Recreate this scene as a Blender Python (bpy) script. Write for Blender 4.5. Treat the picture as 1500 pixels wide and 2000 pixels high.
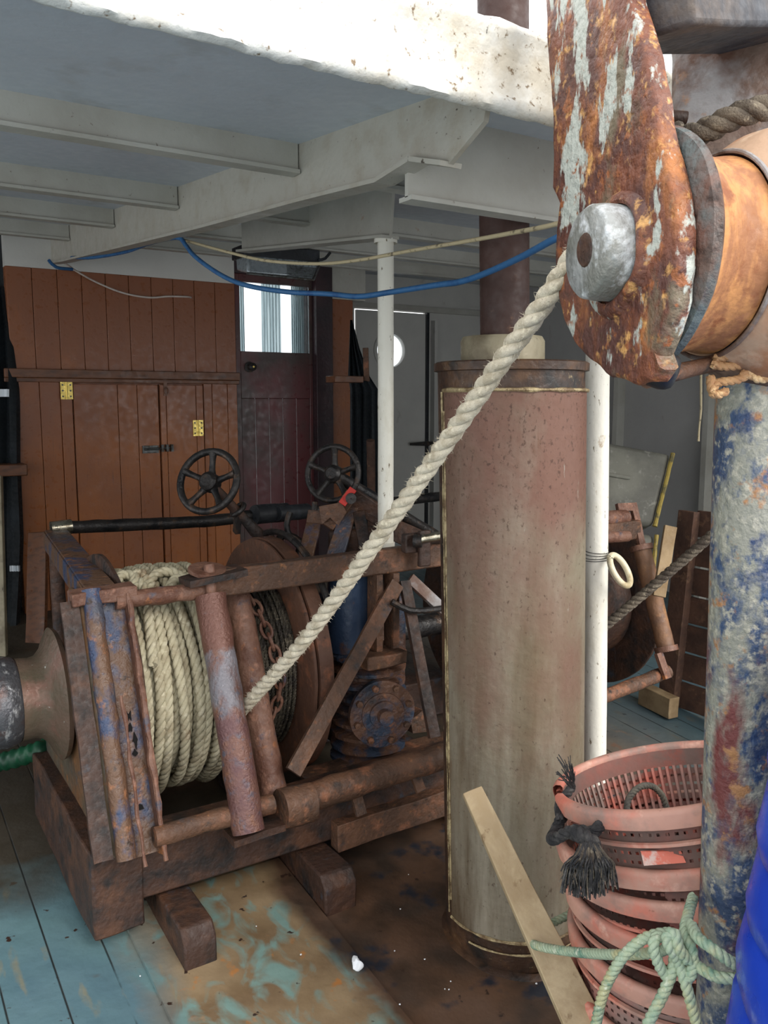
import bpy, bmesh, math, random
from mathutils import Vector, Matrix, noise
V = Vector
random.seed(7)
for o in list(bpy.data.objects):
    bpy.data.objects.remove(o, do_unlink=True)
SC = bpy.context.scene
COL = SC.collection

# ---------------------------------------------------------------- camera, sky, sun, exposure
# X runs across the ship (to starboard), Y towards the bow, Z up; the deck climbs forward at SHEER
YAW, PITCH, FPX, EYE, SHEER = math.radians(32.7), math.radians(7.5), 1640.0, 1.7, 0.09
RIGHT = V((math.cos(YAW), -math.sin(YAW), 0))
FH = V((math.sin(YAW), math.cos(YAW), 0))
FWD = FH * math.cos(PITCH) - V((0, 0, 1)) * math.sin(PITCH)
UPV = FH * math.sin(PITCH) + V((0, 0, 1)) * math.cos(PITCH)
CAM = V((0, 0, EYE))
cd = bpy.data.cameras.new('camera')
cd.sensor_fit = 'HORIZONTAL'; cd.sensor_width = 36; cd.lens = FPX / 1500 * 36
cd.clip_start = 0.05; cd.clip_end = 200
cam = bpy.data.objects.new('camera', cd); COL.objects.link(cam)
m3 = Matrix((RIGHT, UPV, -FWD)).transposed()
cam.matrix_world = Matrix.Translation(CAM) @ m3.to_4x4()
SC.camera = cam

w = bpy.data.worlds.new('overcast_sky'); SC.world = w; w.use_nodes = True
nt = w.node_tree; nt.nodes.clear()
wo = nt.nodes.new('ShaderNodeOutputWorld'); bg = nt.nodes.new('ShaderNodeBackground')
tc = nt.nodes.new('ShaderNodeTexCoord'); sx = nt.nodes.new('ShaderNodeSeparateXYZ')
rp = nt.nodes.new('ShaderNodeValToRGB')
nt.links.new(tc.outputs['Generated'], sx.inputs[0]); nt.links.new(sx.outputs['Z'], rp.inputs[0])
rp.color_ramp.elements[0].position = 0.0; rp.color_ramp.elements[0].color = (.86, .88, .90, 1)
rp.color_ramp.elements[1].position = 0.6; rp.color_ramp.elements[1].color = (1, 1, 1, 1)
nt.links.new(rp.outputs[0], bg.inputs[0]); nt.links.new(bg.outputs[0], wo.inputs[0])
bg.inputs[1].default_value = 1.6
sd = bpy.data.lights.new('sun', 'SUN'); sd.energy = 2.0; sd.angle = math.radians(35); sd.color = (1, .97, .92)
sun = bpy.data.objects.new('sun', sd); COL.objects.link(sun)
sun.rotation_euler = V((-0.25, 0.85, -0.55)).to_track_quat('-Z', 'Y').to_euler()
SC.view_settings.view_transform = 'Standard'; SC.view_settings.look = 'None'
SC.view_settings.gamma = 1; SC.view_settings.use_curve_mapping = False
SC.view_settings.exposure = 0.5
SC.cycles.max_bounces = 10; SC.cycles.diffuse_bounces = 6

# ---------------------------------------------------------------- measuring helpers
def ray(x, y): return FWD + RIGHT * ((x - 750) / FPX) + UPV * ((1000 - y) / FPX)
def at(x, y, d): return CAM + ray(x, y) * d
def on(x, y, ax, v):
    r = ray(x, y); return CAM + r * ((v - CAM[ax]) / r[ax])
def onX(x, y, v): return on(x, y, 0, v)
def onY(x, y, v): return on(x, y, 1, v)
def onZ(x, y, v): return on(x, y, 2, v)
def deck(x, y, h=0.0):
    r = ray(x, y); return CAM + r * ((h - EYE) / (r.z - SHEER * r.y))
def onp(x, y, p0, n):
    r = ray(x, y); return CAM + r * ((p0 - CAM).dot(n) / r.dot(n))
def dz(Y): return SHEER * Y
def rz(Y): return 2.19 + SHEER * Y

# ---------------------------------------------------------------- colours and materials
def c255(r, g, b):
    f = lambda u: (u / 255 / 12.92) if u / 255 <= .04045 else ((u / 255 + .055) / 1.055) ** 2.4
    return (f(r), f(g), f(b), 1)

def L(c, s, t, w=.06, st=(1, 1, 1), g=None, a=1.0, d=0.0, det=6):
    return dict(c=c, s=s, t=t, w=w, st=st, g=g, a=a, d=d, det=det)

MATS = {}
def soft(c, k):
    l = .3 * c[0] + .59 * c[1] + .11 * c[2]
    return tuple(l + (u - l) * k for u in c)
def mat(name, base, layers=(), rough=.7, metal=0.0, bump=.3, bs=60, spec=.4, rvar=.15, bd=.004, sat=.86):
    if name in MATS: return MATS[name]
    base = soft(base, sat); layers = [dict(l, c=soft(l['c'], sat)) for l in layers]
    m = bpy.data.materials.new(name); m.use_nodes = True
    t = m.node_tree; N = t.nodes; K = t.links
    b = N['Principled BSDF']
    b.inputs['Roughness'].default_value = rough; b.inputs['Metallic'].default_value = metal
    b.inputs['Specular IOR Level'].default_value = spec
    geo = N.new('ShaderNodeNewGeometry')
    col = None
    cur = N.new('ShaderNodeRGB'); cur.outputs[0].default_value = c255(*base); col = cur.outputs[0]
    for i, l in enumerate(layers):
        mp = N.new('ShaderNodeMapping'); mp.inputs['Scale'].default_value = l['st']
        mp.inputs['Location'].default_value = (3.1 * i, 1.7 * i, 2.3 * i)
        K.new(geo.outputs['Position'], mp.inputs[0])
        n = N.new('ShaderNodeTexNoise'); n.inputs['Scale'].default_value = l['s']
        n.inputs['Detail'].default_value = l['det']; n.inputs['Roughness'].default_value = .62
        n.inputs['Distortion'].default_value = l['d']
        K.new(mp.outputs[0], n.inputs[0])
        src = n.outputs[0]
        if l['g']:
            ax, v0, v1, k = l['g']
            sp = N.new('ShaderNodeSeparateXYZ'); K.new(geo.outputs['Position'], sp.inputs[0])
            gr = N.new('ShaderNodeMapRange'); gr.inputs[1].default_value = v0; gr.inputs[2].default_value = v1
            gr.inputs[3].default_value = 0; gr.inputs[4].default_value = k
            K.new(sp.outputs[ax], gr.inputs[0])
            ad = N.new('ShaderNodeMath'); K.new(src, ad.inputs[0]); K.new(gr.outputs[0], ad.inputs[1]); src = ad.outputs[0]
        mr = N.new('ShaderNodeMapRange'); mr.inputs[1].default_value = l['t'] - l['w']; mr.inputs[2].default_value = l['t'] + l['w']
        mr.inputs[4].default_value = l['a']
        K.new(src, mr.inputs[0])
        mx = N.new('ShaderNodeMix'); mx.data_type = 'RGBA'
        K.new(mr.outputs[0], mx.inputs[0]); K.new(col, mx.inputs[6]); mx.inputs[7].default_value = c255(*l['c'])
        col = mx.outputs[2]
    K.new(col, b.inputs['Base Color'])
    if bump:
        n = N.new('ShaderNodeTexNoise'); n.inputs['Scale'].default_value = bs; n.inputs['Detail'].default_value = 5
        K.new(geo.outputs['Position'], n.inputs[0])
        bp = N.new('ShaderNodeBump'); bp.inputs['Strength'].default_value = bump; bp.inputs['Distance'].default_value = bd
        K.new(n.outputs[0], bp.inputs['Height']); K.new(bp.outputs[0], b.inputs['Normal'])
        if rvar:
            rr = N.new('ShaderNodeMapRange'); rr.inputs[1].default_value = .3; rr.inputs[2].default_value = .7
            rr.inputs[3].default_value = max(.05, rough - rvar); rr.inputs[4].default_value = min(1, rough + rvar)
            K.new(n.outputs[0], rr.inputs[0]); K.new(rr.outputs[0], b.inputs['Roughness'])
    MATS[name] = m
    return m

M = {}
M['white'] = mat('white_paint', (186, 184, 178), [L((198, 196, 188), 3, .5, .2), L((150, 146, 134), 70, .70, .03, (1, 1, .35)), L((110, 96, 78), 6, .70, .05, (1, 1, .5), a=.5)], .45, bump=.35, bs=25)
M['fascia'] = mat('weathered_white_paint', (212, 212, 206), [L((186, 172, 146), 9, .60, .14, a=.75, g=(0, .7, 1.3, .16)), L((120, 96, 66), 55, .66, .04, g=(0, .6, 1.4, .06)), L((40, 34, 28), 30, .72, .02, (1, 1, .4), g=(0, .9, 1.2, .05))], .5, bump=.7, bs=45, bd=.006)
M['soffit'] = mat('soffit_paint', (192, 198, 206), [L((180, 186, 194), 2, .5, .2), L((84, 80, 74), 75, .75, .02, (.5, 1.6, 1)), L((138, 130, 116), 5, .66, .08, a=.4)], .5, bump=.25, bs=30)
M['beam'] = mat('beam_paint', (176, 174, 164), [L((160, 156, 144), 4, .52, .15), L((98, 84, 66), 60, .70, .03), L((150, 112, 70), 14, .72, .03, a=.6)], .5, bump=.35, bs=35)
M['beam_dirty'] = mat('dirty_girder_paint', (166, 162, 150), [L((140, 126, 102), 12, .60, .12, a=.5, g=(1, 1.8, 1.25, .10)), L((70, 60, 48), 45, .71, .03, (1, 1, 1.6), g=(1, 1.7, 1.25, .08)), L((98, 84, 66), 60, .71, .03)], .5, bump=.4, bs=35)
M['brown'] = mat('brown_wood_paint', (160, 94, 46), [L((146, 86, 46), 3, .5, .12, (3, 3, .5)), L((100, 60, 36), 30, .66, .06, (4, 4, .2)), L((122, 76, 54), 1.4, .54, .14, (1, 1, 1), g=(2, 1.4, 2.1, .30), a=.8)], .36, bump=.3, bs=28, sat=.98)  # last layer puts the shade near the wall's top into the colour
M['brown_dark'] = mat('brown_ledge_paint', (112, 68, 42), [L((84, 54, 38), 10, .55, .1, (1, 4, 4))], .4, bump=.3, bs=30)
M['door_red'] = mat('oxblood_door_paint', (104, 50, 52), [L((72, 58, 54), 2.2, .56, .10, (1, 1, .8), g=(2, 1.1, 1.7, .12)), L((120, 92, 88), 26, .72, .03, (2, 1, .6))], .38, bump=.3, bs=25)
M['door_frame'] = mat('dark_maroon_paint', (62, 40, 44), [L((44, 34, 38), 5, .5, .1)], .45)
M['glass'] = mat('window_glass', (235, 240, 242), [], .03, bump=0)
g = M['glass'].node_tree.nodes['Principled BSDF']; g.inputs['Transmission Weight'].default_value = 1; g.inputs['IOR'].default_value = 1.1
M['curtain'] = mat('grey_curtain', (190, 204, 206), [L((150, 168, 172), 5, .5, .1, (6, 6, .3))], .9, bump=.1)
M['curtain'].node_tree.nodes['Principled BSDF'].inputs['Transmission Weight'].default_value = .75; M['curtain'].node_tree.nodes['Principled BSDF'].inputs['IOR'].default_value = 1.05
M['brass'] = mat('brass', (214, 186, 92), [L((120, 96, 44), 40, .66, .04)], .35, metal=.8, bump=.2)
M['steel_old'] = mat('dull_steel', (96, 98, 96), [L((60, 50, 40), 40, .56, .06)], .45, metal=.6, bump=.3)
M['chrome'] = mat('bright_steel', (190, 182, 160), [L((120, 110, 90), 20, .6, .1)], .22, metal=.95, bump=.1)
R1, R2, R3, R4 = (108, 72, 50), (82, 57, 42), (142, 92, 56), (60, 47, 40)
M['rust'] = mat('rust_brown', R1, [L(R2, 6, .48, .1), L((138, 86, 58), 14, .60, .06), L(R3, 30, .66, .05), L(R4, 18, .62, .06), L((70, 74, 82), 7, .68, .05, a=.8)], .62, bump=.9, bs=70, bd=.006)
M['rust_pink'] = mat('rust_dusty', (122, 84, 66), [L((96, 58, 42), 9, .52, .08), L((146, 100, 78), 24, .62, .06), L((74, 72, 84), 16, .64, .05), L((176, 104, 50), 10, .68, .05)], .55, bump=.9, bs=80, bd=.005)
M['rust_dark'] = mat('rust_dark', (66, 44, 34), [L((88, 56, 38), 8, .54, .08), L((40, 34, 32), 10, .55, .08), L((56, 62, 72), 9, .66, .05)], .6, bump=.8, bs=60, bd=.006)
M['rust_disc'] = mat('rust_disc', (100, 66, 48), [L((84, 54, 40), 4, .5, .1), L((128, 76, 50), 16, .6, .08), L((60, 42, 34), 30, .68, .05)], .6, bump=.6, bs=60)
M['blue_rust'] = mat('blue_paint_over_rust', (104, 74, 54), [L((58, 70, 100), 9, .55, .05, (1, 1, .6)), L((70, 72, 84), 9, .58, .05), L((150, 96, 60), 20, .64, .05), L((60, 44, 36), 30, .64, .04)], .42, bump=1, bs=60, bd=.007)
M['side_plate'] = mat('oily_side_plate', (86, 76, 60), [L((112, 76, 46), 5, .52, .08, (1, 1, .6)), L((70, 66, 58), 6, .58, .08), L((62, 74, 82), 8, .66, .05), L((130, 84, 46), 24, .64, .04)], .5, bump=.7, bs=50)
M['motor'] = mat('blue_motor_paint', (52, 64, 84), [L((104, 70, 52), 10, .475, .06), L((150, 92, 56), 18, .64, .05), L((28, 30, 36), 5, .60, .08)], .5, bump=1, bs=60, bd=.008)
M['motor_blue'] = mat('navy_motor_paint', (30, 46, 72), [L((48, 66, 92), 4, .55, .1), L((90, 58, 42), 12, .66, .05)], .45, bump=.5, bs=50)
M['iron'] = mat('black_iron', (50, 46, 44), [L((84, 64, 50), 26, .60, .05), L((26, 26, 28), 12, .55, .08)], .42, metal=.3, bump=.7, bs=90)
M['iron_bare'] = mat('worn_iron', (84, 84, 88), [L((196, 196, 196), 30, .60, .06, (1, 1, .3)), L((88, 60, 52), 8, .60, .06)], .38, metal=.5, bump=.9, bs=80)
M['roller'] = mat('worn_roller_rust', (116, 78, 66), [L((92, 88, 98), 40, .58, .05), L((150, 98, 58), 8, .60, .05), L((102, 68, 68), 10, .55, .08), L((122, 118, 124), 26, .88, .10, (1, 1, .25), g=(2, .74, .84, .45)), L((112, 72, 60), 20, .90, .08, g=(2, .93, 1.0, .55))], .40, metal=.2, bump=1, bs=110, bd=.004)
M['rope'] = mat('natural_rope', (204, 192, 168), [L((172, 158, 132), 30, .52, .1), L((226, 214, 186), 60, .60, .08), L((120, 104, 76), 18, .68, .06)], .9, bump=.9, bs=350, bd=.002)
M['rope_coil'] = mat('coiled_rope_fibre', (188, 178, 146), [L((156, 142, 112), 12, .52, .1), L((206, 196, 166), 50, .60, .08), L((136, 100, 64), 8, .66, .06)], .9, bump=.8, bs=300, bd=.002)
M['rope_old'] = mat('old_grey_rope', (116, 104, 88), [L((80, 70, 60), 25, .5, .1), L((150, 138, 116), 60, .62, .06)], .95, bump=.9, bs=300)
M['rope_green'] = mat('faded_green_rope', (158, 176, 146), [L((176, 174, 128), 9, .54, .06), L((104, 144, 122), 22, .58, .08), L((206, 210, 186), 60, .66, .06)], .6, bump=.7, bs=300, bd=.002)
M['rope_black'] = mat('black_rope_fibre', (62, 60, 60), [L((96, 92, 86), 60, .6, .08), L((36, 36, 38), 30, .55, .08)], .85, bump=.6, bs=300)
M['rope_yellow'] = mat('yellow_twine', (196, 154, 100), [L((170, 122, 78), 16, .5, .1), L((226, 186, 130), 40, .62, .06)], .8, bump=.6, bs=200)
M['wire'] = mat('greasy_wire', (84, 76, 62), [L((54, 48, 42), 30, .5, .08), L((120, 108, 88), 60, .62, .06)], .5, metal=.4, bump=.8, bs=300)
M['tank'] = mat('stained_silencer_steel', (188, 174, 148), [L((132, 120, 92), 3, .60, .16, (1, 1, .6), g=(2, 1.1, .2, .16), a=.75), L((112, 86, 62), 4, .62, .12, (1, 1, .4), g=(0, 1.52, 1.36, .20), a=.7), L((200, 190, 168), 5, .55, .12, (2, 2, .25)), L((150, 124, 92), 3.2, .55, .14, (1.5, 1.5, .5), a=.7),  # first two layers turn the sheet browner low down and towards its left
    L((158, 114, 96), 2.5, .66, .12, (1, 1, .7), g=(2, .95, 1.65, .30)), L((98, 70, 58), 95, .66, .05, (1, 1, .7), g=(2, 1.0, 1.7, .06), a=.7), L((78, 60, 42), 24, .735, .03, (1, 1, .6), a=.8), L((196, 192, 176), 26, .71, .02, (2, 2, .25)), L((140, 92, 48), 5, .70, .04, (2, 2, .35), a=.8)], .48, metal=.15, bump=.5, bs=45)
M['tank_dark'] = mat('sooty_rust', (62, 42, 30), [L((92, 62, 38), 9, .54, .08), L((34, 28, 24), 12, .56, .08), L((140, 120, 84), 30, .68, .04)], .5, bump=.8, bs=60)
M['bead'] = mat('weld_bead', (176, 156, 112), [L((112, 88, 58), 30, .5, .1)], .45, metal=.2, bump=1, bs=150)
M['pipe_brown'] = mat('exhaust_pipe_rust', (74, 48, 40), [L((58, 36, 30), 3, .5, .1), L((104, 72, 52), 12, .66, .06)], .62, bump=.4, bs=50)
M['collar'] = mat('collar_metal', (140, 130, 104), [L((104, 92, 70), 8, .54, .1), L((60, 48, 36), 24, .68, .05)], .5, metal=.15, bump=.4)
M['pole'] = mat('scuffed_white_pole_paint', (222, 218, 204), [L((186, 176, 150), 8, .6, .1, (1, 1, .4), a=.7), L((110, 92, 60), 60, .66, .03, (1.5, 1.5, .6)), L((150, 112, 60), 14, .70, .04, (1, 1, .6))], .45, bump=.35, bs=60)
M['deck'] = None
M['wood'] = mat('weathered_batten_wood', (186, 164, 126), [L((160, 136, 100), 7, .5, .1, (1, 1, .3), d=1), L((120, 92, 60), 30, .66, .05, (1, 1, .25)), L((112, 70, 42), 6, .70, .05)], .75, bump=.5, bs=60)
M['pallet'] = mat('pallet_wood', (96, 66, 50), [L((72, 50, 40), 8, .5, .1), L((120, 88, 64), 20, .62, .06)], .8, bump=.5)
M['pallet_pale'] = mat('pale_pallet_wood', (160, 134, 96), [L((134, 108, 74), 10, .5, .1), L((70, 50, 34), 30, .72, .03)], .8, bump=.4)
M['basket'] = mat('pink_basket_plastic', (212, 116, 94), [L((196, 142, 122), 5, .50, .07), L((150, 120, 108), 7, .55, .08), L((222, 170, 148), 14, .64, .06), L((120, 70, 50), 36, .70, .04)], .55, bump=.3, bs=60)
M['basket_wall'] = mat('dusty_basket_wall', (186, 116, 102), [L((150, 122, 112), 4, .47, .07), L((204, 100, 80), 6, .60, .06), L((104, 84, 76), 12, .66, .05)], .65, bump=.3, bs=60)
M['blue_plastic'] = mat('blue_plastic', (12, 60, 196), [L((24, 78, 210), 4, .54, .1), L((124, 164, 236), 14, .68, .06, (1, 1, .5), a=.6)], .34, bump=.3, bs=20)
M['blue_cable'] = mat('blue_hose_rubber', (44, 98, 150), [L((26, 70, 126), 20, .6, .1)], .5, bump=.2)
M['cream_cable'] = mat('cream_cable', (184, 168, 130), [L((96, 84, 64), 40, .62, .05)], .6, bump=.3)
M['tan_cable'] = mat('white_cable', (190, 176, 166), [L((150, 130, 120), 20, .6, .1)], .6, bump=.1)
M['green_hose'] = mat('green_hose_rubber', (16, 84, 52), [L((10, 54, 36), 10, .5, .1)], .45, bump=.1)
M['black'] = mat('black_rubber', (28, 30, 34), [L((44, 48, 54), 14, .6, .1)], .5, bump=.3)
M['hole'] = mat('dark_hole', (14, 12, 12), [], .95, bump=0)
M['oilskin'] = mat('dark_oilskin', (18, 24, 28), [L((28, 36, 42), 5, .55, .1)], .7, bump=.3)
M['reflect'] = mat('silver_reflective_tape', (206, 214, 220), [], .35, bump=.2)
M['dark_wall'] = mat('passage_darkness', (34, 38, 40), [L((24, 28, 30), 3, .5, .1)], .8)  # near-black colour puts the passage's darkness into its walls
M['lamp_grey'] = mat('lamp_aluminium', (156, 164, 168), [L((150, 160, 166), 3, .5, .1)], .3, metal=.5, bump=.1)
M['shell'] = mat('white_paper_scrap', (232, 236, 240), [], .7, bump=.2)
M['tub'] = mat('grey_fish_tub_plastic', (128, 126, 112), [L((104, 102, 92), 4, .5, .1), L((150, 148, 136), 20, .64, .06)], .55, bump=.2)
M['yellow'] = mat('yellow_edge_paint', (176, 150, 62), [L((110, 100, 60), 20, .56, .06)], .6)
M['ring'] = mat('yellowed_white_plastic', (214, 202, 168), [L((170, 150, 108), 12, .58, .08)], .4, bump=.2)
M['post'] = mat('blue_post_flaking', (56, 74, 104), [L((134, 134, 120), 14, .49, .06, (1, 1, .55), d=.3), L((164, 160, 142), 60, .58, .06), L((52, 74, 108), 34, .60, .05, (1, 1, .6)), L((112, 52, 48), 7, .60, .05, (1, 1, .5), g=(2, 1.25, 1.0, .05)), L((164, 112, 66), 26, .62, .05), L((44, 62, 98), 14, .62, .05)], .55, bump=1, bs=75, bd=.006)
M['cheek'] = mat('flaking_rusty_block_paint', (120, 66, 44), [L((90, 54, 46), 10, .50, .06), L((176, 104, 48), 11, .59, .07, (1, 1, .55)), L((214, 156, 84), 34, .62, .06), L((112, 98, 76), 9, .60, .05, (1, 1, .6)), L((172, 176, 166), 13, .605, .015, (1, 1, .45), g=(2, 1.7, 2.1, .07)), L((150, 84, 44), 40, .62, .04), L((86, 58, 46), 30, .68, .04)], .5, bump=1, bs=55, bd=.01, rvar=.2)
M['cheek_edge'] = mat('crusted_block_edge', (92, 72, 62), [L((104, 70, 58), 9, .5, .08), L((88, 98, 98), 6, .52, .06), L((60, 44, 38), 20, .60, .05)], .55, bump=1, bs=60, bd=.008)
M['sheave'] = mat('orange_rust_sheave', (156, 98, 58), [L((196, 130, 70), 10, .52, .08, (3, 3, .6)), L((140, 76, 38), 20, .60, .06), L((120, 112, 96), 6, .66, .05)], .6, bump=.7, bs=60)
M['sheave_tan'] = mat('tan_rust_sheave', (182, 146, 116), [L((176, 108, 62), 6, .54, .10), L((214, 186, 156), 12, .60, .1), L((92, 66, 50), 5, .64, .08, g=(2, 1.9, 1.7, .12))], .6, bump=.6, bs=40)
M['pin'] = mat('pitted_grey_pin', (160, 162, 160), [L((122, 122, 114), 12, .5, .1), L((200, 204, 206), 20, .58, .06), L((88, 66, 52), 18, .68, .05)], .5, metal=.25, bump=1, bs=80)
M['strut_grey'] = mat('grey_brown_gallows_paint', (128, 110, 98), [L((104, 74, 60), 5, .5, .1), L((150, 148, 148), 7, .56, .08), L((60, 50, 46), 10, .64, .06), L((166, 120, 84), 16, .66, .05)], .55, bump=.9, bs=30, bd=.008)

# ---------------------------------------------------------------- mesh helpers
def nb(): return bmesh.new()
def box(b, x0, x1, y0, y1, z0, z1):
    return obox(b, V(((x0 + x1) / 2, (y0 + y1) / 2, (z0 + z1) / 2)), V((1, 0, 0)), V((0, 1, 0)), V((0, 0, 1)), (x1 - x0) / 2, (y1 - y0) / 2, (z1 - z0) / 2)
def obox(b, c, ax, ay, az, hx, hy, hz):
    vs = [b.verts.new(c + ax * (hx * i) + ay * (hy * j) + az * (hz * k)) for i in (-1, 1) for j in (-1, 1) for k in (-1, 1)]
    for f in ((0, 1, 3, 2), (4, 6, 7, 5), (0, 4, 5, 1), (2, 3, 7, 6), (0, 2, 6, 4), (1, 5, 7, 3)):
        b.faces.new([vs[i] for i in f])
    return b
def sbox(b, x0, x1, y0, y1, s0, s1, base=dz):
    """box whose bottom and top follow the deck's (or roof's) slope"""
    vs = []
    for x in (x0, x1):
        for y in (y0, y1):
            for s in (s0, s1): vs.append(b.verts.new((x, y, base(y) + s)))
    for f in ((0, 1, 3, 2), (4, 6, 7, 5), (0, 4, 5, 1), (2, 3, 7, 6), (0, 2, 6, 4), (1, 5, 7, 3)):
        b.faces.new([vs[i] for i in f])
    return b
def bar(b, p, q, wd, ht, side=None, w2=None, h2=None):
    p, q = V(p), V(q); d = (q - p).normalized()
    s = side if side is not None else d.cross(V((0, 0, 1)))
    if s.length < 1e-4: s = V((1, 0, 0))
    s = (s - d * s.dot(d)).normalized(); u = s.cross(d).normalized()
    w2 = w2 or wd; h2 = h2 or ht
    vs = []
    for o, a, c in ((p, wd, ht), (q, w2, h2)):
        for i, j in ((-1, -1), (1, -1), (1, 1), (-1, 1)): vs.append(b.verts.new(o + s * (a / 2 * i) + u * (c / 2 * j)))
    for f in ((3, 2, 1, 0), (4, 5, 6, 7), (0, 1, 5, 4), (1, 2, 6, 5), (2, 3, 7, 6), (3, 0, 4, 7)): b.faces.new([vs[i] for i in f])
    return b
def frames(pts):
    n = len(pts); T = []
    for i in range(n):
        a = pts[max(0, i - 1)]; c = pts[min(n - 1, i + 1)]; d = (c - a)
        T.append(d.normalized() if d.length > 1e-9 else V((0, 0, 1)))
    up = V((0, 0, 1)) if abs(T[0].z) < .9 else V((1, 0, 0))
    N0 = (up - T[0] * up.dot(T[0])).normalized(); out = []
    for t in T:
        N0 = (N0 - t * N0.dot(t))
        N0 = N0.normalized() if N0.length > 1e-6 else t.orthogonal().normalized()
        out.append((t, N0.copy(), t.cross(N0)))
    return out
def tube(b, pts, r, seg=10, caps=True, jit=0, seed=0):
    pts = [V(p) for p in pts]; fr = frames(pts); rings = []
    for i, (p, (t, n, m)) in enumerate(zip(pts, fr)):
        rr = r[i] if isinstance(r, (list, tuple)) else r
        ring = []
        for k in range(seg):
            a = 2 * math.pi * k / seg
            d = n * math.cos(a) + m * math.sin(a)
            q = rr
            if jit: q = rr * (1 + jit * noise.noise((p + d * rr) * 18 + V((seed, 0, 0))))
            ring.append(b.verts.new(p + d * q))
        rings.append(ring)
    for i in range(len(rings) - 1):
        for k in range(seg):
            b.faces.new((rings[i][k], rings[i][(k + 1) % seg], rings[i + 1][(k + 1) % seg], rings[i + 1][k]))
    if caps and seg > 2:
        b.faces.new(rings[0][::-1]); b.faces.new(rings[-1])
    return b
def seg_pts(p, q, n): return [V(p).lerp(V(q), i / n) for i in range(n + 1)]
def pipe(b, p, q, r, seg=14, jit=.12, n=None):
    p, q = V(p), V(q); n = n or max(2, int((q - p).length / .04))
    return tube(b, seg_pts(p, q, n), r, seg, jit=jit)
def spline(pts, step=.02, closed=False):
    pts = [V(p) for p in pts]; out = []; n = len(pts)
    rng = range(n) if closed else range(n - 1)
    for i in rng:
        p0 = pts[(i - 1) % n] if closed or i > 0 else pts[0] * 2 - pts[1]
        p1 = pts[i]; p2 = pts[(i + 1) % n]
        p3 = pts[(i + 2) % n] if closed or i < n - 2 else pts[n - 1] * 2 - pts[n - 2]
        k = max(2, int((p2 - p1).length / step))
        for j in range(k):
            t = j / k
            out.append(.5 * ((2 * p1) + (-p0 + p2) * t + (2 * p0 - 5 * p1 + 4 * p2 - p3) * t * t + (-p0 + 3 * p1 - 3 * p2 + p3) * t ** 3))
    if not closed: out.append(pts[-1])
    return out
def rope(b, path, R, pitch, strands=3, seg=7, step=None):
    step = step or pitch / 9
    pts = [V(p) for p in path]
    # resample evenly
    acc = [0]
    for i in range(1, len(pts)): acc.append(acc[-1] + (pts[i] - pts[i - 1]).length)
    n = max(3, int(acc[-1] / step)); res = []; j = 0
    for i in range(n + 1):
        s = acc[-1] * i / n
        while j < len(acc) - 2 and acc[j + 1] < s: j += 1
        f = (s - acc[j]) / max(1e-9, acc[j + 1] - acc[j]); res.append(pts[j].lerp(pts[j + 1], f))
    fr = frames(res); ds = acc[-1] / n
    for k in range(strands):
        sp = []
        for i, (p, (t, a, c)) in enumerate(zip(res, fr)):
            an = 2 * math.pi * (i * ds / pitch + k / strands)
            sp.append(p + (a * math.cos(an) + c * math.sin(an)) * (R * .46))
        tube(b, sp, R * .575, seg)
    return b
def fuzz(b, path, R, n, ln, rnd):
    pts = [V(p) for p in path]; fr = frames(pts)
    for _ in range(n):
        i = rnd.randrange(len(pts)); t, a, c = fr[i]
        an = rnd.uniform(0, 6.283); d = a * math.cos(an) + c * math.sin(an)
        p = pts[i] + d * R * .9; q = p + d * ln * rnd.uniform(.4, 1) + t * ln * rnd.uniform(-1, 1)
        s = d.cross(t) * .0007
        v = [b.verts.new(p + s), b.verts.new(p - s), b.verts.new(p + t * .001), b.verts.new(q)]
        for f in ((0, 1, 3), (1, 2, 3), (2, 0, 3)): b.faces.new([v[x] for x in f])
def lathe(b, prof, org, axis, seg=32, a0=0.0, a1=None, ref=None, caps=False, jit=0):
    """prof: (along, radius) pairs about axis through org"""
    axis = V(axis).normalized(); ref = (ref or axis.orthogonal()).normalized(); o2 = axis.cross(ref)
    full = a1 is None; n = seg if full else seg + 1; rings = []
    for al, r in prof:
        ring = []
        for k in range(n):
            a = 2 * math.pi * k / seg if full else a0 + (a1 - a0) * k / seg
            d = ref * math.cos(a) + o2 * math.sin(a)
            q = r
            if jit: q = r + jit * noise.noise((V(org) + axis * al + d * r) * 14)
            ring.append(b.verts.new(V(org) + axis * al + d * q))
        rings.append(ring)
    for i in range(len(rings) - 1):
        for k in range(n if full else n - 1):
            b.faces.new((rings[i][k], rings[i][(k + 1) % n], rings[i + 1][(k + 1) % n], rings[i + 1][k]))
    if caps and full:
        b.faces.new(rings[0][::-1]); b.faces.new(rings[-1])
    return b
def ring(b, c, axis, R, r, seg=36, s2=10, a0=0, a1=None, jit=0):
    axis = V(axis).normalized(); u = axis.orthogonal().normalized(); w_ = axis.cross(u)
    return torus(b, c, u, w_, R, R, r, seg, s2)
def torus(b, c, u, w_, Ru, Rw, r, seg=36, s2=10):
    ax = u.cross(w_).normalized(); rs = []
    for i in range(seg):
        a = 2 * math.pi * i / seg; d = u * math.cos(a) * Ru + w_ * math.sin(a) * Rw
        o = (u * math.cos(a) * Rw + w_ * math.sin(a) * Ru).normalized()
        rs.append([b.verts.new(V(c) + d + o * (r * math.cos(2 * math.pi * k / s2)) + ax * (r * math.sin(2 * math.pi * k / s2))) for k in range(s2)])
    for i in range(seg):
        for k in range(s2):
            b.faces.new((rs[i][k], rs[(i + 1) % seg][k], rs[(i + 1) % seg][(k + 1) % s2], rs[i][(k + 1) % s2]))
    return b
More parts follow.
